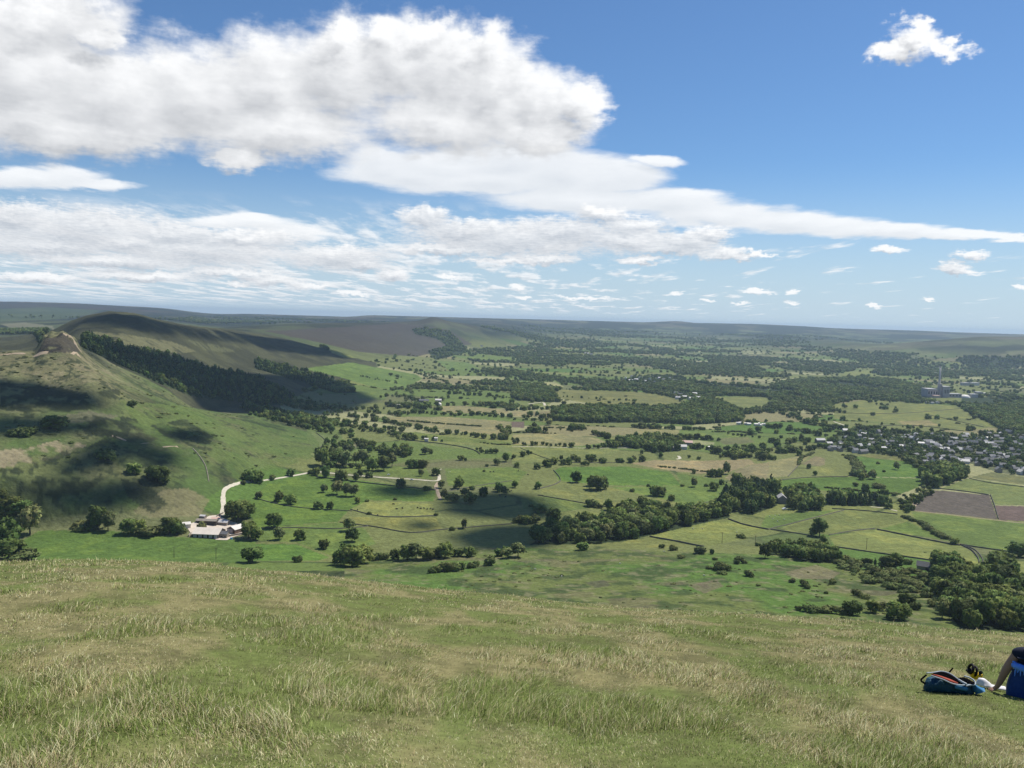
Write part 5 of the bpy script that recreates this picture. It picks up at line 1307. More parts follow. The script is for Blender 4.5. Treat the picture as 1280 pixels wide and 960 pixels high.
# ------------------------------------------------------------------ things on the grass
def pmat(name, c, rough=.8, vary=.12, scale=18, **k): M[name] = material(name, c, rough, vary, scale, **k)
pmat('skin', (.36, .215, .150), .55, .06, 12); pmat('hair', (.035, .022, .015), .6, .2, 40)
pmat('navy_cloth', (.016, .021, .040), .85); pmat('band_cloth', (.055, .065, .085), .85); pmat('blue_cloth', (.020, .058, .200), .8, .1, 9, bump=.4, bump_scale=22); pmat('sunlit_blue_cloth', (.13, .32, .88), .75)
pmat('grey_cloth', (.12, .12, .13), .85); pmat('white_cloth', (.80, .78, .78), .85, .04, 8); pmat('boot', (.05, .04, .035), .8)
pmat('teal_nylon', (.022, .075, .115), .6, .2, 14, bump=.5, bump_scale=25); pmat('bright_teal', (.045, .19, .36), .55, .2, 14); pmat('pack_black', (.006, .006, .007), 1.0, spec=0); pmat('red_lining', (.42, .085, .05), .75, .15, 20); pmat('white_trim', (.42, .47, .49), .6, .05, 20)
pmat('yellow_nylon', (.75, .50, .02), .55, .1, 20); pmat('black_strap', (.012, .010, .010), .6)

def skin_mesh(name, joints, bones, mat, root=0, sub=2, smooth=True):
    """joints = list of (pos, radius); bones = pairs"""
    bm = bmesh.new(); sk = bm.verts.layers.skin.verify(); vs = []
    for p, r_ in joints:
        v = bm.verts.new(p); rr2 = r_ if isinstance(r_, tuple) else (r_, r_); v[sk].radius = rr2; vs.append(v)
    for a, b_ in bones: bm.edges.new((vs[a], vs[b_]))
    vs[root][sk].use_root = True
    me = bpy.data.meshes.new(name); bm.to_mesh(me); bm.free()
    o = bpy.data.objects.new(name, me); COL.objects.link(o)
    sm = o.modifiers.new('skin', 'SKIN'); sm.use_smooth_shade = True
    s = o.modifiers.new('sub', 'SUBSURF'); s.levels = s.render_levels = sub
    dg = bpy.context.evaluated_depsgraph_get(); m2 = bpy.data.meshes.new_from_object(o.evaluated_get(dg)); bpy.data.objects.remove(o)
    m2.name = name; m2.materials.clear(); m2.materials.append(mat)
    for p in m2.polygons: p.use_smooth = smooth
    return m2
def tube_mesh(name, pts, rad, mat, n=8, closed=False):
    P = np.array(pts, float); m = len(P); V_, F_ = [], []
    rad = np.broadcast_to(np.asarray(rad, float), (m,))
    for i in range(m):
        t = (P[(i + 1) % m] - P[i - 1]) if closed else (P[min(i + 1, m - 1)] - P[max(i - 1, 0)])
        t = t / max(np.linalg.norm(t), 1e-9); u = np.cross(t, (.21, .37, .9)); u /= np.linalg.norm(u); w = np.cross(t, u)
        for k in range(n): V_.append(P[i] + rad[i] * (u * math.cos(6.2832 * k / n) + w * math.sin(6.2832 * k / n)))
    for i in range(m if closed else m - 1):
        j = (i + 1) % m
        for k in range(n): F_.append([i * n + k, i * n + (k + 1) % n, j * n + (k + 1) % n, j * n + k])
    me = bpy.data.meshes.new(name); faces = [tuple(f) for f in F_]
    if not closed: faces += [tuple(range(n))[::-1], tuple(range((m - 1) * n, m * n))]
    me.from_pydata([tuple(v) for v in V_], [], faces); me.materials.append(mat)
    for p in me.polygons: p.use_smooth = True
    return me
def smooth_pts(pts, k=4):
    return resample([np.array(p, float) for p in pts], max(.001, np.linalg.norm(np.array(pts[0], float) - np.array(pts[-1], float)) / (k * len(pts))))

# --- seated walker, seen from behind, leaning on the left arm
bx_, by_, bz_ = gnear(1289, 873)
PU = math.hypot(bx_, by_) / F * 1.02              # metres per photo pixel there
PRZ = -math.atan2(bx_, by_)
def gz_at(dx, dy): return hz(bx_ + dx * math.cos(PRZ) - dy * math.sin(PRZ), by_ + dx * math.sin(PRZ) + dy * math.cos(PRZ)) - bz_
person = link('person', None, None, None, (bx_, by_, bz_), PRZ); tag(person, 'person in blue and navy sitting on the grass and leaning back on one arm', 'person')
def gp(x, y, up_=.0): return (x, y, gz_at(x, y) + up_)
hand = gp(-.375, -.06, .045)
J = [((.0, .0, .11), (.17, .13)), ((.0, -.03, .30), (.145, .10)), ((.0, -.05, .46), (.165, .11)), ((.0, -.05, .57), (.10, .08)), ((.015, -.03, .645), .055), ((.02, -.01, .74), (.085, .10)), ((.02, .0, .84), (.07, .085)),   # 0-6 spine, neck, head
     ((-.165, -.05, .575), .066), ((-.285, -.07, .32), .054), ((hand[0] + .02, hand[1] - .0, hand[2] + .06), .034), ((hand[0] - .015, hand[1] + .01, hand[2] - .005), (.034, .018)),                                   # 7-10 left arm
     ((.175, -.04, .545), .058), ((.29, .12, .36), .043), ((.22, .34, .30), .028), ((.20, .41, .27), (.034, .018)),                                                                                   # 11-14 right arm
     ((-.09, .10, .09), .095), ((.06, .47, gz_at(.06, .47) + .42), .062), ((.20, .83, gz_at(.20, .83) + .09), .042), ((.25, .95, gz_at(.25, .95) + .045), .036),                                  # 15-18 left leg
     ((.09, .10, .09), .095), ((.30, .45, gz_at(.30, .45) + .40), .062), ((.46, .80, gz_at(.46, .80) + .09), .042), ((.50, .92, gz_at(.50, .92) + .045), .036)]
BN = [(0, 1), (1, 2), (2, 3), (3, 4), (4, 5), (5, 6), (3, 7), (7, 8), (8, 9), (9, 10), (3, 11), (11, 12), (12, 13), (13, 14), (0, 15), (15, 16), (16, 17), (17, 18), (0, 19), (19, 20), (20, 21), (21, 22)]
# fingers of both hands
def fingers(wi, base, dirv, side):
    d = np.array(dirv, float); d /= np.linalg.norm(d); s_ = np.array(side, float); s_ /= np.linalg.norm(s_)
    dn = np.cross(d, s_); dn = dn if dn[2] < 0 else -dn
    for i, (off, ln) in enumerate(((-.026, .060), (-.009, .072), (.009, .068), (.025, .054))):
        p0 = np.array(base) + s_ * off + d * .012; a = len(J)
        J.append((tuple(p0), .0105)); J.append((tuple(p0 + d * ln * .5 + s_ * off * .25), .0095)); J.append((tuple(p0 + d * ln * .95 + s_ * off * .4 + dn * .012), .008))
        BN.extend([(wi, a), (a, a + 1), (a + 1, a + 2)])
    p0 = np.array(base) - s_ * .034 - d * .03; a = len(J)
    J.append((tuple(p0), .012)); J.append((tuple(p0 - s_ * .026 + d * .03), .010)); BN.extend([(wi, a), (a, a + 1)])
fingers(10, J[10][0], (-.75, -.45, -.12), (.45, -.8, .0)); fingers(14, J[14][0], (-.3, .8, -.45), (-1, -.2, 0))
link('body', skin_mesh('body', J, BN, M['skin'], 0), None, person)
# face: eyes, nose, mouth, ears built in head space
hx, hy, hzz = .02, .0, .80
bm = bmesh.new()
for s in (-1, 1):
    bmesh.ops.create_uvsphere(bm, u_segments=10, v_segments=8, radius=.013, matrix=Matrix.Translation((hx + s * .033, hy + .082, hzz + .0)))
bm_obj('eye', bm, M['white_cloth'], person, True)
bm = bmesh.new(); bmesh.ops.create_cone(bm, cap_ends=True, segments=8, radius1=.017, radius2=.008, depth=.045, matrix=Matrix.Translation((hx, hy + .100, hzz - .022)) @ Matrix.Rotation(R(-28), 4, 'X')); bm_obj('nose', bm, M['skin'], person, True)
bm = bmesh.new(); bmesh.ops.create_uvsphere(bm, u_segments=10, v_segments=6, radius=1, matrix=Matrix.Translation((hx, hy + .088, hzz - .062)) @ Matrix.Diagonal((.024, .010, .007, 1))); bm_obj('mouth', bm, M['red_lining'], person, True)
for s in (-1, 1):
    bm = bmesh.new(); bmesh.ops.create_uvsphere(bm, u_segments=10, v_segments=8, radius=1, matrix=Matrix.Translation((hx + s * .084, hy - .005, hzz - .015)) @ Matrix.Diagonal((.012, .022, .032, 1))); bm_obj('ear', bm, M['skin'], person, True)
bm = bmesh.new(); bmesh.ops.create_icosphere(bm, subdivisions=4, radius=1, matrix=Matrix.Translation((hx, hy - .018, hzz + .022)) @ Matrix.Diagonal((.097, .108, .108, 1)))
bmesh.ops.delete(bm, geom=[v for v in bm.verts if v.co.y > hy + .055 and v.co.z < hzz + .055 or v.co.z < hzz - .075], context='VERTS')
for v in bm.verts: v.co += (v.co - Vector((hx, hy, hzz))).normalized() * .006 * math.sin(v.co.x * 260 + v.co.z * 190)
bm_obj('hair', bm, M['hair'], person, True)
# navy vest over the back and shoulders
vest = [((0, -.0, .28), (.165, .125)), ((0, -.045, .40), (.175, .125)), ((0, -.055, .50), (.175, .120)), ((0, -.05, .575), (.105, .082)), ((-.155, -.05, .585), .080), ((-.225, -.06, .50), .074), ((.16, -.045, .556), .074), ((.215, -.0, .49), .066)]
link('vest', skin_mesh('vest', vest, [(0, 1), (1, 2), (2, 3), (3, 4), (4, 5), (3, 6), (6, 7)], M['navy_cloth'], 1), None, person)
for zc, rad in ((.515, .181), (.445, .184)):
    pts = [(rad * math.cos(t), -.055 + rad * .76 * math.sin(t), zc + .012 * math.sin(2 * t)) for t in np.linspace(0, 6.2832, 33)[:-1]]
    link('strap', tube_mesh('strap', pts, .010, M['band_cloth'], 8, True), None, person)
# blue jacket gathered round the waist and hips
V_, F_ = [], []; nA, nH = 64, 16
for j in range(nH):
    t = j / (nH - 1); zc = -.05 + .475 * t
    rx = .265 * (1 - .40 * t ** 1.5) + .03 * math.sin(t * 3.1); ry = .205 * (1 - .30 * t)
    for i in range(nA):
        a = 6.2832 * i / nA; f = 1 + .022 * math.sin(a * 9 + 2 * t) * (.3 + t) + .014 * math.sin(a * 23 + 5 * t) * t
        V_.append((rx * f * math.cos(a), -.02 - .02 * t + ry * f * math.sin(a), zc + .008 * math.sin(a * 5)))
for j in range(nH - 1):
    for i in range(nA): F_.append((j * nA + i, j * nA + (i + 1) % nA, (j + 1) * nA + (i + 1) % nA, (j + 1) * nA + i))
F_.append(tuple(range((nH - 1) * nA, nH * nA)))
me = bpy.data.meshes.new('jacket'); me.from_pydata(V_, [], F_); me.materials.append(M['blue_cloth'])
for p in me.polygons: p.use_smooth = True
jk = link('jacket', me, None, person)
# gathers at the jacket's upper edge, sunlight on the folds painted as pale blue
g = np.random.default_rng(4)
gath = bmesh.new(); parts_ = []
for k in range(24):
    a = R(150 + k * 10.5); ln = .02 + .10 * g.random() ** 1.3
    top_ = np.array([.205 * math.cos(a), -.045 + .175 * math.sin(a), .405 + .03 * math.sin(k * 1.7)])
    pts = [top_ + np.array([-.03, 0, .015]), top_ + np.array([0, -.006, .022]), top_ + np.array([.015 * math.cos(a), .02 * math.sin(a), -.03]), top_ + np.array([.035 * math.cos(a) + .012, .035 * math.sin(a), -ln])]
    parts_.append(tube_mesh('gather', resample(pts, .02), np.linspace(.019, .004, len(resample(pts, .02))), M['sunlit_blue_cloth'], 8))
for me in parts_: gath.from_mesh(me)
bm_obj('gathered_edge', gath, M['sunlit_blue_cloth'], jk, True)
pts = [(.212 * math.cos(t), -.045 + .180 * math.sin(t), .418 + .008 * math.sin(5 * t)) for t in np.linspace(0, 6.2832, 41)[:-1]]
link('waist_roll', tube_mesh('waist_roll', pts, .040, M['sunlit_blue_cloth'], 8, True), None, jk)  # bright rim: sunlight painted as a paler jacket blue
# trousers and shoes
tr_ = [((0, .02, .10), (.175, .13)), ((-.09, .12, .10), .108), ((.06, .46, gz_at(.06, .47) + .42), .078), ((.17, .76, gz_at(.17, .76) + .18), .062), ((.09, .12, .10), .108), ((.30, .44, gz_at(.30, .45) + .40), .078), ((.43, .73, gz_at(.43, .73) + .18), .062)]
link('trousers', skin_mesh('trousers', tr_, [(0, 1), (1, 2), (2, 3), (0, 4), (4, 5), (5, 6)], M['grey_cloth'], 0), None, person)
for s, yy in ((.215, .83), (.475, .80)):
    sh = [((s, yy - .03, gz_at(s, yy) + .055), .050), ((s - .0, yy + .08, gz_at(s, yy + .08) + .05), .048), ((s - .01, yy + .20, gz_at(s, yy + .2) + .045), .042)]
    link('shoe', skin_mesh('shoe', sh, [(0, 1), (1, 2)], M['boot'], 1), None, person)

# --- white cloth on the grass under the hand
cx, cy, cz = gnear(1239, 862)
V_, F_ = [], []; nx, ny = 26, 12
for j in range(ny):
    for i in range(nx):
        u = (i / (nx - 1) - .5) * .42; v = (j / (ny - 1) - .5) * .22
        hgt = .028 + .045 * (fbm(np.array([u * 9 + 4]), np.array([v * 9]), 5, 3)[0] - .3) + .05 * max(0, 1 - ((u + .12) ** 2 + v * v) / .012)
        edge_ = min(1, min(i, nx - 1 - i, j, ny - 1 - j) / 2.5)
        uu = u * (1 - .35 * abs(v) / .11); V_.append((uu, v - .1 * u, hz(cx + uu, cy + v - .1 * u) - cz + .03 + hgt * edge_))
for j in range(ny - 1):
    for i in range(nx - 1): F_.append((j * nx + i, j * nx + i + 1, (j + 1) * nx + i + 1, (j + 1) * nx + i))
me = bpy.data.meshes.new('cloth'); me.from_pydata(V_, [], F_); me.materials.append(M['white_cloth'])
for p in me.polygons: p.use_smooth = True
o = link('cloth', me, None, None, (cx, cy, cz)); s = o.modifiers.new('thick', 'SOLIDIFY'); s.thickness = .012
tag(o, 'crumpled white cloth on the grass under the leaning hand', 'cloth')

# --- blue backpack lying open
qx, qy, qz = gnear(1187, 864.5)
U = math.hypot(qx, qy) / F * 1.02
pack = link('backpack', None, None, None, (qx, qy, qz), None, (.93, .93, .93)); tag(pack, 'dark teal backpack lying open on the grass, its red lining showing', 'backpack')
dep = math.atan2(864.5 - 410, F); CS, SN = math.cos(dep), math.sin(dep)
def sp(px, py, y):
    """point at depth y of the pack's own frame, seen at this place of its outline"""
    return np.array([(px - 1187) * U, y, ((864.5 - py) * U * .96 - y * SN) / CS])
secs = [(-.315, .03, .075, .05), (-.27, .085, .105, .07), (-.17, .112, .130, .075), (-.03, .125, .128, .08), (.10, .118, .112, .075), (.20, .125, .098, .065), (.275, .085, .082, .055), (.31, .03, .060, .04)]
V_, F_ = [], []; nS = 28; SX = np.linspace(-.315, .31, 26)
for i, xx in enumerate(SX):
    hd_ = np.interp(xx, [q[0] for q in secs], [q[1] for q in secs]); hh = np.interp(xx, [q[0] for q in secs], [q[2] for q in secs])
    for k in range(nS):
        a = 6.2832 * k / nS; cs_, sn_ = math.cos(a), math.sin(a)
        yy = hd_ * math.copysign(abs(cs_) ** .75, cs_); zz = hh * (1 + math.copysign(abs(sn_) ** .75, sn_)) - .015
        wob = 1 + .05 * math.sin(xx * 34 + a * 3) + .03 * math.sin(xx * 71 - a * 5)
        V_.append((xx + .01 * math.sin(a * 4), yy * wob + .02, zz * wob * .74 + (hz(qx + xx, qy) - qz)))
for i in range(len(SX) - 1):
    for k in range(nS): F_.append((i * nS + k, (i + 1) * nS + k, (i + 1) * nS + (k + 1) % nS, i * nS + (k + 1) % nS))
F_ += [tuple(range(nS))[::-1], tuple(range((len(SX) - 1) * nS, len(SX) * nS))]
me = bpy.data.meshes.new('pack_body'); me.from_pydata(V_, [], F_); me.materials.append(M['teal_nylon'])
bmx = bmesh.new(); bmx.from_mesh(me); bmesh.ops.recalc_face_normals(bmx, faces=bmx.faces); bmx.to_mesh(me); bmx.free()
for p in me.polygons: p.use_smooth = True
link('pack_body', me, None, pack)
def lens(name, upper, lower, mat, lift=.0, th=.012):
    up_ = resample(upper, .012); lo = resample(lower, .012); n = 24
    ui = np.array([up_[int(round(t))] for t in np.linspace(0, len(up_) - 1, n)]); li = np.array([lo[int(round(t))] for t in np.linspace(0, len(lo) - 1, n)])
    vs = np.vstack([ui, (ui + li) / 2 + np.array([0, -.012, .012]), li]) + np.array([0, -lift, lift])
    f = [(r_ * n + i, r_ * n + i + 1, (r_ + 1) * n + i + 1, (r_ + 1) * n + i) for r_ in range(2) for i in range(n - 1)]
    me = bpy.data.meshes.new(name); me.from_pydata([tuple(v) for v in vs], [], f); me.materials.append(mat)
    for p in me.polygons: p.use_smooth = True
    o = link(name, me, None, pack); s = o.modifiers.new('t', 'SOLIDIFY'); s.thickness = th; s.offset = 0; return o
yt, yb = .06, -.09
lens('opening', [sp(1168, 845, yt), sp(1178, 843, yt + .02), sp(1188, 845.5, yt), sp(1200, 857, -.06)], [sp(1168, 846, .0), sp(1176, 850, -.03), sp(1186, 854, -.07), sp(1199, 858.5, -.09)], M['pack_black'], .018)  # dark inside of the bag drawn as a black sheet, shade in its colour
lens('red_lining', [sp(1163, 846, .01), sp(1172, 848, -.02), sp(1182, 851.5, -.05), sp(1189, 855, -.08)], [sp(1163, 847, -.01), sp(1172, 851, -.06), sp(1181, 855, -.10), sp(1189, 856.5, -.11)], M['red_lining'], .026)
for pts in ([(1158, 845, .03), (1168, 844, .05), (1178, 842.5, .07), (1186, 845, .03), (1193, 851, -.02), (1200, 857, -.08)], [(1200, 857, -.08), (1194, 858, -.11), (1182, 856.5, -.12), (1172, 852, -.09), (1160, 848, -.05)]):
    link('zip_edge', tube_mesh('zip_edge', resample([sp(*q) + np.array([0, -.03, .03]) for q in pts], .02), .008, M['white_trim'], 8), None, pack)
link('trim_loop', tube_mesh('trim_loop', resample([sp(*q) + np.array([0, -.03, .03]) for q in [(1203, 847.5, .03), (1209, 849, .02), (1213, 853, -.02), (1211, 857, -.07), (1204, 857.5, -.09), (1199, 859, -.10)]], .015), .010, M['white_trim'], 8), None, pack)
link('trim_loop', tube_mesh('trim_loop', resample([sp(*q) + np.array([0, -.035, .035]) for q in [(1193, 852, -.03), (1197, 855, -.06), (1200, 857, -.09)]], .01), .014, M['white_trim'], 8), None, pack)
lens('side_pocket', [sp(1196, 850, .03), sp(1202, 849, .03), sp(1208, 851, .02), sp(1211, 854, -.02)], [sp(1198, 855, -.06), sp(1202, 856, -.08), sp(1207, 856.5, -.09), sp(1210, 856, -.09)], M['pack_black'], .028)
link('pack_end', skin_mesh('pack_end', [(sp(1211, 859, -.07), .055), (sp(1217, 858, -.05), .062), (sp(1219, 862, -.06), .05)], [(0, 1), (1, 2)], M['bright_teal'], 1), None, pack)
link('front_panel', skin_mesh('front_panel', [(sp(1186, 858, -.12), (.02, .03)), (sp(1194, 860, -.13), (.022, .032)), (sp(1202, 861, -.12), (.02, .03))], [(0, 1), (1, 2)], M['bright_teal'], 1), None, pack)
link('shoulder_strap', tube_mesh('shoulder_strap', resample([sp(1190, 846, .12), sp(1192, 842, .14), sp(1195, 838, .14), sp(1196, 836.5, .14)], .012), .010, M['pack_black'], 8), None, pack)
link('shoulder_strap', tube_mesh('shoulder_strap', resample([sp(1158, 846, .0), sp(1152, 850, -.03), sp(1150, 853, -.05), sp(1154, 856, -.08)], .012), .012, M['pack_black'], 8), None, pack)
link('buckle_strap', tube_mesh('buckle_strap', resample([sp(1197, 858, -.10), sp(1202, 855, -.08), sp(1206, 852, -.03)], .012), .009, M['white_trim'], 8), None, pack)

# --- black banded yellow pouch behind the pack
wx_, wy_, wz_ = gnear(1219, 853)
U2 = math.hypot(wx_, wy_) / F
po = link('pouch', None, None, None, (wx_, wy_, wz_ + .035)); tag(po, 'small yellow pouch with black straps on the grass behind the backpack', 'pouch')
def q2(px, py, y): return np.array([(px - 1219) * U2, y, ((853 - py) * U2 - y * SN) / CS])
link('pouch_body', skin_mesh('pouch_body', [(q2(1213, 847, .0), .040), (q2(1219, 847, -.01), .058), (q2(1224.5, 850, -.02), .048)], [(0, 1), (1, 2)], M['yellow_nylon'], 1), None, po)
for dx, rr3 in ((-1.5, .058), (2.4, .064)):
    c = q2(1214.5 + dx, 842.5 + dx * .7, .0); pts = [c + np.array([.02 * math.sin(t), rr3 * .9 * math.cos(t), rr3 * math.sin(t)]) for t in np.linspace(0, 6.2832, 25)[:-1]]
    link('black_strap', tube_mesh('black_strap', pts, .018, M['black_strap'], 8, True), None, po)
c = q2(1221.5, 846, -.065); pts = [c + np.array([.030 * math.cos(t), .012 * math.sin(t), .030 * math.sin(t)]) for t in np.linspace(0, 6.2832, 21)[:-1]]
link('ring', tube_mesh('ring', pts, .005, M['band_cloth'], 8, True), None, po)
bm = bmesh.new(); bmesh.ops.create_uvsphere(bm, u_segments=14, v_segments=8, radius=1, matrix=Matrix.Translation(tuple(c + np.array([0, .01, 0]))) @ Matrix.Diagonal((.026, .012, .026, 1))); bm_obj('mouth_hole', bm, M['black_strap'], po, True)
link('black_wrap', skin_mesh('black_wrap', [(q2(1210, 845, .02), .035), (q2(1213, 841.5, .02), .04), (q2(1217, 843, .02), .035)], [(0, 1), (1, 2)], M['black_strap'], 1), None, po)
# ------------------------------------------------------------------ unseen cloud puffs added overhead, shaped from the shade they cast on the land
SHADOWS = [
 [(-70, 470), (60, 479), (112, 490), (140, 506), (118, 514), (60, 508), (-70, 512)],
 [(-70, 518), (50, 521), (112, 528), (150, 524), (135, 540), (60, 545), (-70, 547)],
 [(58, 588), (92, 570), (130, 550), (182, 543), (200, 558), (170, 572), (120, 590), (80, 600)],
 [(-70, 598), (20, 600), (100, 604), (175, 600), (196, 618), (140, 640), (50, 646), (-70, 640)],
 [(178, 566), (228, 562), (222, 584), (188, 588)],
 [(205, 536), (262, 538), (262, 556), (212, 550)],
 [(546, 640), (560, 622), (600, 616), (655, 616), (692, 630), (700, 646), (650, 651), (590, 646)],
 [(505, 652), (540, 650), (552, 662), (520, 664)],
 [(560, 670), (600, 658), (660, 655), (706, 662), (692, 684), (630, 690), (580, 684)],
 [(458, 610), (500, 606), (545, 612), (540, 622), (480, 620)],
 [(92, 404), (115, 395.5), (140, 392.5), (170, 394.5), (230, 408), (290, 415), (350, 424), (430, 441), (440, 449), (390, 443), (300, 429), (240, 422), (170, 413), (110, 412)],
 [(100, 425), (180, 445), (260, 462), (330, 470), (420, 470), (470, 500), (430, 512), (330, 520), (250, 495), (170, 462), (95, 436)],
]
m = bpy.data.materials.new('shade_cloud'); m.use_nodes = True; b = m.node_tree.nodes['Principled BSDF']; b.inputs['Base Color'].default_value = (.9, .9, .9, 1); b.inputs['Roughness'].default_value = 1
tr = m.node_tree.nodes.new('ShaderNodeBsdfTranslucent'); ms = m.node_tree.nodes.new('ShaderNodeMixShader'); ms.inputs[0].default_value = .5
m.node_tree.links.new(b.outputs[0], ms.inputs[1]); m.node_tree.links.new(tr.outputs[0], ms.inputs[2]); tp = m.node_tree.nodes.new('ShaderNodeBsdfTransparent'); m2_ = m.node_tree.nodes.new('ShaderNodeMixShader'); m2_.inputs[0].default_value = .74
m.node_tree.links.new(ms.outputs[0], m2_.inputs[1]); m.node_tree.links.new(tp.outputs[0], m2_.inputs[2]); m.node_tree.links.new(m2_.outputs[0], m.node_tree.nodes['Material Output'].inputs['Surface'])
cv_, cf_ = [], []; off = 0
iv2, if2 = ico(2)
g = np.random.default_rng(33)
CB = 2700.0
for poly in SHADOWS:
    P3 = np.array([ground(*p) for p in poly])
    Pc = P3[:, :2] + SUN[:2][None] * ((CB - P3[:, 2]) / SUN[2])[:, None]
    mn, mx = Pc.min(0), Pc.max(0); span = (mx - mn).max(); area = 0
    n = 0; tries = 0; want = 230
    while n < want and tries < 20000:
        tries += 1
        c = mn + (mx - mn) * g.random(2)
        if not inpoly(np.array([c[0]]), np.array([c[1]]), [tuple(q) for q in Pc])[0]: continue
        dmin = min(np.linalg.norm(c - (Pc[i] + (Pc[(i + 1) % len(Pc)] - Pc[i]) * np.clip(np.dot(c - Pc[i], Pc[(i + 1) % len(Pc)] - Pc[i]) / max(1, np.dot(Pc[(i + 1) % len(Pc)] - Pc[i], Pc[(i + 1) % len(Pc)] - Pc[i])), 0, 1))) for i in range(len(Pc)))
        rad = max(span * .012, min(dmin * 1.15, span * .16)) * (.8 + .3 * g.random())
        v = iv2 * (1 + .18 * (g.random((len(iv2), 1)) - .5)) * rad * np.array([1, 1, .55]) + np.array([c[0], c[1], CB + rad * .3 * g.random()])
        cv_.append(v); cf_.append(if2 + off); off += len(iv2); n += 1
me = np_mesh('shade_clouds', np.vstack(cv_), np.vstack(cf_), True); o = link('shade_clouds', me, m); tag(o, 'unseen cloud puffs added overhead to shade the land', 'shade_clouds', None, 'stuff')

# ------------------------------------------------------------------ sun
sl = bpy.data.lights.new('sun', 'SUN'); sl.energy = SUN_E; sl.angle = R(.53); sl.color = (1, .955, .88)
so = bpy.data.objects.new('sun', sl); COL.objects.link(so); so.rotation_euler = Vector(-SUN).to_track_quat('-Z', 'Y').to_euler(); so.location = (0, 0, 600)

# ------------------------------------------------------------------ sky with its clouds
w = bpy.data.worlds.new('World'); scene.world = w; w.use_nodes = True
nt = w.node_tree; nt.nodes.clear()
class G:
    def __init__(s, t): s.t = t
    def n(s, typ, **k):
        x = s.t.nodes.new(typ)
        for a, v in k.items(): setattr(x, a, v)
        return x
    def put(s, sock, v):
        if isinstance(v, bpy.types.NodeSocket): s.t.links.new(v, sock)
        else: sock.default_value = v
    def m(s, op, a, b=None, c=None, clamp=False):
        x = s.n('ShaderNodeMath', operation=op, use_clamp=clamp); s.put(x.inputs[0], a)
        if b is not None: s.put(x.inputs[1], b)
        if c is not None: s.put(x.inputs[2], c)
        return x.outputs[0]
    def v(s, op, a, b=None, c=None, out=0):
        x = s.n('ShaderNodeVectorMath', operation=op); s.put(x.inputs[0], a)
        if b is not None: s.put(x.inputs[1 if op != 'SCALE' else 3], b)
        if c is not None: s.put(x.inputs[2], c)
        return x.outputs[1] if op in ('LENGTH', 'DOT_PRODUCT', 'DISTANCE') else x.outputs[0]
    def noise(s, vec, scale, detail=5, rough=.55, dim='3D'):
        x = s.n('ShaderNodeTexNoise'); x.noise_dimensions = dim; s.put(x.inputs['Vector'], vec); x.inputs['Scale'].default_value = scale; x.inputs['Detail'].default_value = detail; x.inputs['Roughness'].default_value = rough
        return x
    def ss(s, a, lo, hi, o0=0., o1=1.):
        x = s.n('ShaderNodeMapRange', interpolation_type='SMOOTHSTEP'); s.put(x.inputs[0], a); x.inputs[1].default_value = lo; x.inputs[2].default_value = hi; x.inputs[3].default_value = o0; x.inputs[4].default_value = o1
        return x.outputs[0]
    def comb(s, a, b, c=0.):
        x = s.n('ShaderNodeCombineXYZ'); s.put(x.inputs[0], a); s.put(x.inputs[1], b); s.put(x.inputs[2], c); return x.outputs[0]
    def mix(s, f, a, b):
        x = s.n('ShaderNodeMix', data_type='RGBA'); s.put(x.inputs[0], f); s.put(x.inputs[6], a); s.put(x.inputs[7], b); return x.outputs[2]

CUM = [(40, 95, 150, 95), (60, 15, 120, 50), (-20, 60, 120, 90), (90, 165, 150, 40), (40, 150, 120, 50), (150, 120, 150, 78), (250, 115, 130, 78), (340, 105, 100, 74), (430, 90, 95, 74), (500, 78, 85, 70), (560, 90, 85, 72), (620, 105, 70, 74), (680, 135, 70, 56), (725, 130, 42, 34), (560, 150, 150, 48), (350, 160, 160, 46), (130, 160, 170, 40), (660, 165, 90, 34), (300, 195, 50, 20), (40, 30, 120, 40), (120, 40, 50, 26), (425, 55, 40, 34), (480, 40, 55, 30), (535, 45, 50, 32), (605, 60, 55, 38),
       (1145, 52, 40, 32), (1118, 68, 34, 16), (1180, 64, 34, 14), (1152, 26, 24, 18)]
CUL = [(90, 288, 190, 40), (250, 312, 170, 30), (420, 322, 90, 22), (640, 300, 170, 28), (790, 300, 90, 22), (20, 272, 110, 26), (110, 282, 120, 24), (60, 306, 150, 20), (210, 292, 110, 20), (165, 302, 120, 18), (300, 298, 120, 15), (260, 315, 130, 14), (140, 326, 170, 12), (50, 347, 80, 10), (180, 345, 110, 9), (340, 350, 60, 10), (290, 340, 90, 8), (385, 356, 40, 7), (440, 367, 30, 4.5), (415, 318, 90, 16), (455, 330, 36, 13), (492, 343, 28, 12), (300, 356, 20, 5), (530, 272, 46, 18), (590, 290, 110, 22), (660, 295, 90, 22), (560, 312, 120, 10), (700, 290, 110, 24), (755, 268, 50, 13), (790, 282, 60, 16), (860, 302, 60, 18), (890, 293, 32, 12), (840, 310, 90, 12), (905, 318, 60, 9), (680, 322, 60, 7), (800, 325, 40, 6), (940, 318, 40, 5), (640, 326, 90, 5),
       (1214, 319, 28, 8), (1192, 334, 28, 9), (1205, 340, 30, 6), (1275, 357, 10, 4.5), (1110, 312, 28, 6), (560, 345, 22, 5), (645, 358, 12, 4.5), (655, 372, 12, 3), (948, 364, 28, 4), (990, 378, 12, 3), (992, 364, 12, 3.5), (1160, 374, 11, 3.5), (730, 372, 44, 3), (845, 366, 12, 3), (885, 376, 10, 2.5), (925, 378, 14, 2.5), (1090, 383, 14, 2.5)]
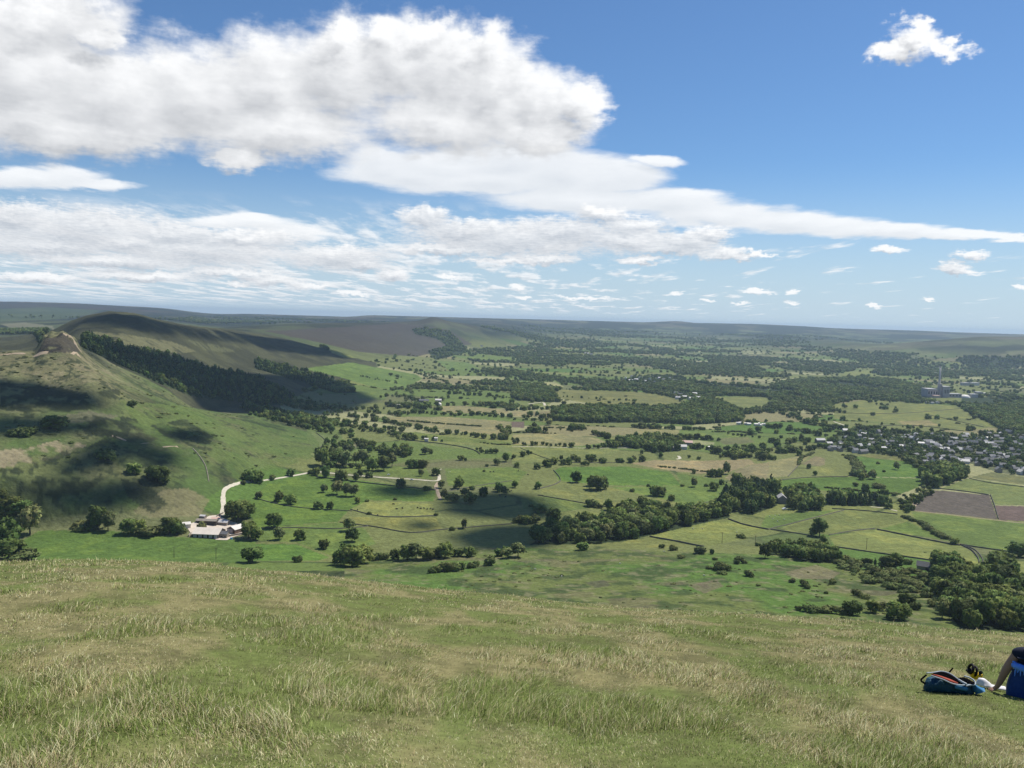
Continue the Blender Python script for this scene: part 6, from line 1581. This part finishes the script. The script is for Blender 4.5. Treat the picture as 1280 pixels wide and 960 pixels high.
LEN = [(640, 200, 130, 28), (705, 216, 100, 32), (560, 205, 100, 24), (600, 222, 190, 24), (760, 222, 90, 26), (820, 203, 40, 10), (520, 215, 120, 18), (720, 250, 130, 22), (840, 252, 90, 17), (900, 268, 130, 19), (990, 277, 130, 17), (1080, 287, 130, 12), (1180, 293, 110, 8), (1270, 297, 70, 4.5), (40, 222, 110, 17), (120, 232, 64, 9), (300, 277, 90, 10), (360, 290, 70, 12), (480, 205, 60, 26), (640, 195, 80, 18)]
def cvt(px, py):
    d = ray(px, py); return float(d[0] / d[1] * F), float(d[2] / d[1] * F)
def cloud_group(name, ells, warp_iso, warp_scale, warp_per, per_k, rough_amp, smin=.22):
    t = bpy.data.node_groups.new(name, 'ShaderNodeTree')
    t.interface.new_socket('P', in_out='INPUT', socket_type='NodeSocketVector'); t.interface.new_socket('D', in_out='OUTPUT', socket_type='NodeSocketFloat')
    g = G(t); gi = g.n('NodeGroupInput'); go = g.n('NodeGroupOutput'); P = gi.outputs[0]
    sx = g.n('ShaderNodeSeparateXYZ'); g.put(sx.inputs[0], P)
    den = g.m('ADD', g.m('MAXIMUM', sx.outputs[1], 0.), 125.0)           # distance-like term of a flat cloud deck
    X = g.m('DIVIDE', sx.outputs[0], den); Y = g.m('DIVIDE', 1035.0, den)
    pv = g.comb(X, Y)
    n1 = g.noise(pv, per_k, 6, .6)
    n2 = g.noise(P, 1.0 / warp_scale, 5, .58)
    c1 = g.v('SUBTRACT', n1.outputs['Color'], (.5, .5, .5)); c2 = g.v('SUBTRACT', n2.outputs['Color'], (.5, .5, .5))
    sc = g.m('MULTIPLY', den, 1 / 430.0)
    Q_ = g.v('ADD', P, g.v('SCALE', g.v('MULTIPLY', c1, (warp_per * 1.5, warp_per * .75, 0)), sc))
    Q_ = g.v('ADD', Q_, g.v('SCALE', g.v('MULTIPLY', c2, (warp_iso, warp_iso, 0)), sc))
    cur = None
    for px, py, rx, ry in ells:
        cx, cy = cvt(px, py)
        l = g.v('LENGTH', g.v('MULTIPLY_ADD', Q_, (1 / rx, 1 / ry, 0), (-cx / rx, -cy / ry, 0)))
        cur = l if cur is None else g.m('SMOOTH_MIN', cur, l, smin)
    d = g.m('SUBTRACT', 1.0, cur)
    fine = g.noise(pv, per_k * 2.6, 7, .62)
    d = g.m('ADD', d, g.m('MULTIPLY', g.m('SUBTRACT', fine.outputs[0], .5), rough_amp))
    g.t.links.new(d, go.inputs[0])
    return t
gA = cloud_group('cumulus_bank', CUM, 64, 46.0, 62, 6.0, .30)
gB = cloud_group('low_cumulus', CUL, 42, 16.0, 34, 9.0, .75, .12)
gC = cloud_group('lens_cloud', LEN, 8, 60.0, 55, 3.2, .30, .30)
g = G(nt)
tc = g.n('ShaderNodeTexCoord'); sx = g.n('ShaderNodeSeparateXYZ'); g.put(sx.inputs[0], tc.outputs['Generated'])
yy = g.m('MAXIMUM', sx.outputs[1], .03)
P = g.comb(g.m('MULTIPLY', g.m('DIVIDE', sx.outputs[0], yy), F), g.m('MULTIPLY', g.m('DIVIDE', sx.outputs[2], yy), F))
def grp(t, vec):
    x = g.n('ShaderNodeGroup'); x.node_tree = t; g.put(x.inputs[0], vec); return x.outputs[0]
sky = g.n('ShaderNodeTexSky', sky_type='NISHITA', sun_disc=False, sun_elevation=SUN_EL, sun_rotation=SUN_AZ, altitude=400.0, air_density=1.0, dust_density=SKY_DUST, ozone_density=SKY_OZ)
skyc = g.v('MULTIPLY', sky.outputs[0], SKY_TINT)
skyc = g.mix(g.ss(sx.outputs[2], -.02, .19, .92, .0), skyc, (.50 / SKY_K, .625 / SKY_K, .74 / SKY_K, 1))
dA = grp(gA, P); dA2 = grp(gA, g.v('ADD', P, (14, 26, 0))); dB = grp(gB, P); dB2 = grp(gB, g.v('ADD', P, (3, 7, 0))); dC = grp(gC, P); dC2 = grp(gC, g.v('ADD', P, (6, 10, 0)))
lo = g.noise(P, 1 / 70.0, 4, .5); front = g.ss(sx.outputs[1], .05, .25)
soft = g.noise(P, 1 / 150.0, 3, .5)
def shade(d, d2, k, bias, thick):
    l = g.m('MULTIPLY_ADD', g.m('SUBTRACT', d, d2), k, bias)
    l = g.m('ADD', l, g.m('MULTIPLY', g.m('SUBTRACT', lo.outputs[0], .5), .55))
    return g.m('SUBTRACT', l, g.m('MULTIPLY', g.m('MAXIMUM', d, 0.), thick), clamp=True)
K = 1 / SKY_K
WHITE = (.93 * K, .935 * K, .94 * K, 1); GREY = (.50 * K, .515 * K, .54 * K, 1); LWH = (.90 * K, .915 * K, .93 * K, 1); LGR = (.60 * K, .64 * K, .69 * K, 1)
cA = g.mix(shade(dA, dA2, .95, .66, .26), GREY, WHITE); cB = g.mix(shade(dB, dB2, .85, .60, .22), (.46 * K, .50 * K, .56 * K, 1), WHITE); cC = g.mix(shade(dC, dC2, .5, .75, .2), LGR, LWH)
sp_ = g.n('ShaderNodeSeparateXYZ'); g.put(sp_.inputs[0], P)
dn = g.m('ADD', g.m('MAXIMUM', sp_.outputs[1], 0.), 40.0)
hv = g.comb(g.m('DIVIDE', g.m('MULTIPLY', sp_.outputs[0], 2.0), dn), g.m('DIVIDE', 720.0, dn)); hn1 = g.noise(hv, 1.0, 6, .58); hn2 = g.noise(g.v('ADD', hv, (.10, -.16, 0)), 1.0, 4, .58)
hd = g.m('ADD', hn1.outputs[0], g.ss(sp_.outputs[0], -150., 450., .095, -.045))
ha = g.m('MULTIPLY', g.m('MULTIPLY', g.ss(hd, .54, .68), g.ss(sp_.outputs[1], 4., 16.)), g.ss(sp_.outputs[1], 95., 150., .80, 0.))
hc = g.mix(g.m('MULTIPLY_ADD', g.m('SUBTRACT', hn1.outputs[0], hn2.outputs[0]), 5.0, .6, clamp=True), (.60 * K, .65 * K, .70 * K, 1), (.88 * K, .90 * K, .92 * K, 1))
skyc = g.mix(g.m('MULTIPLY', ha, front), skyc, hc)
base = g.mix(g.m('MULTIPLY', g.m('MULTIPLY', g.ss(dC, -.02, .45), front), .93), skyc, cC)
aA = g.ss(g.m('ADD', dA, g.m('MULTIPLY', g.m('SUBTRACT', soft.outputs[0], .5), .15)), -.08, .52)
base = g.mix(g.m('MULTIPLY', g.m('MULTIPLY', aA, front), .97), base, cA)
base = g.mix(g.m('MULTIPLY', g.m('MULTIPLY', g.ss(dB, -.02, .55), front), .93), base, cB)
bg = g.n('ShaderNodeBackground'); g.put(bg.inputs[0], base); bg.inputs[1].default_value = SKY_K
ow = g.n('ShaderNodeOutputWorld'); nt.links.new(bg.outputs[0], ow.inputs[0])

# ------------------------------------------------------------------ the air
zmin = float(GZ.min()) - 1.5
zmax = max(float(GZ.max()), EYE) + 14
bm = bmesh.new(); box(bm, (0, 0, (zmin + zmax) / 2), (34000, 34000, zmax - zmin))
hm = bpy.data.materials.new('air'); hm.use_nodes = True; hn = hm.node_tree; hn.nodes.clear()
pv = hn.nodes.new('ShaderNodeVolumePrincipled'); pv.inputs['Color'].default_value = HAZE_C; pv.inputs['Density'].default_value = HAZE_D; pv.inputs['Anisotropy'].default_value = .25
ho = hn.nodes.new('ShaderNodeOutputMaterial'); hn.links.new(pv.outputs[0], ho.inputs['Volume'])
hb = bm_obj('haze', bm, hm); tag(hb, 'thin blue haze filling the valley air', 'haze', None, 'stuff')

# ------------------------------------------------------------------ camera and output
cam = bpy.data.cameras.new('camera'); cam.sensor_width = 36; cam.lens = 36 * F / IW; cam.clip_start = .05; cam.clip_end = 80000
co = bpy.data.objects.new('camera', cam); COL.objects.link(co)
mw = Matrix.Identity(4)
for i in range(3): mw[i][0] = rt[i]; mw[i][1] = up[i]; mw[i][2] = -fwd[i]
mw[0][3], mw[1][3], mw[2][3] = 0, 0, EYE
co.matrix_world = mw; scene.camera = co
scene.render.engine = 'CYCLES'; scene.cycles.use_denoising = True; scene.cycles.max_bounces = 6; scene.cycles.diffuse_bounces = 2; scene.cycles.volume_bounces = 1; scene.cycles.transparent_max_bounces = 48
scene.cycles.sample_clamp_indirect = 4
vs_ = scene.view_settings; scene.display_settings.display_device = 'sRGB'; vs_.view_transform = 'Standard'; vs_.look = 'None'; vs_.exposure = EXPO; vs_.gamma = 1; vs_.use_curve_mapping = False
w.cycles.sampling_method = 'MANUAL'; w.cycles.sample_map_resolution = 256
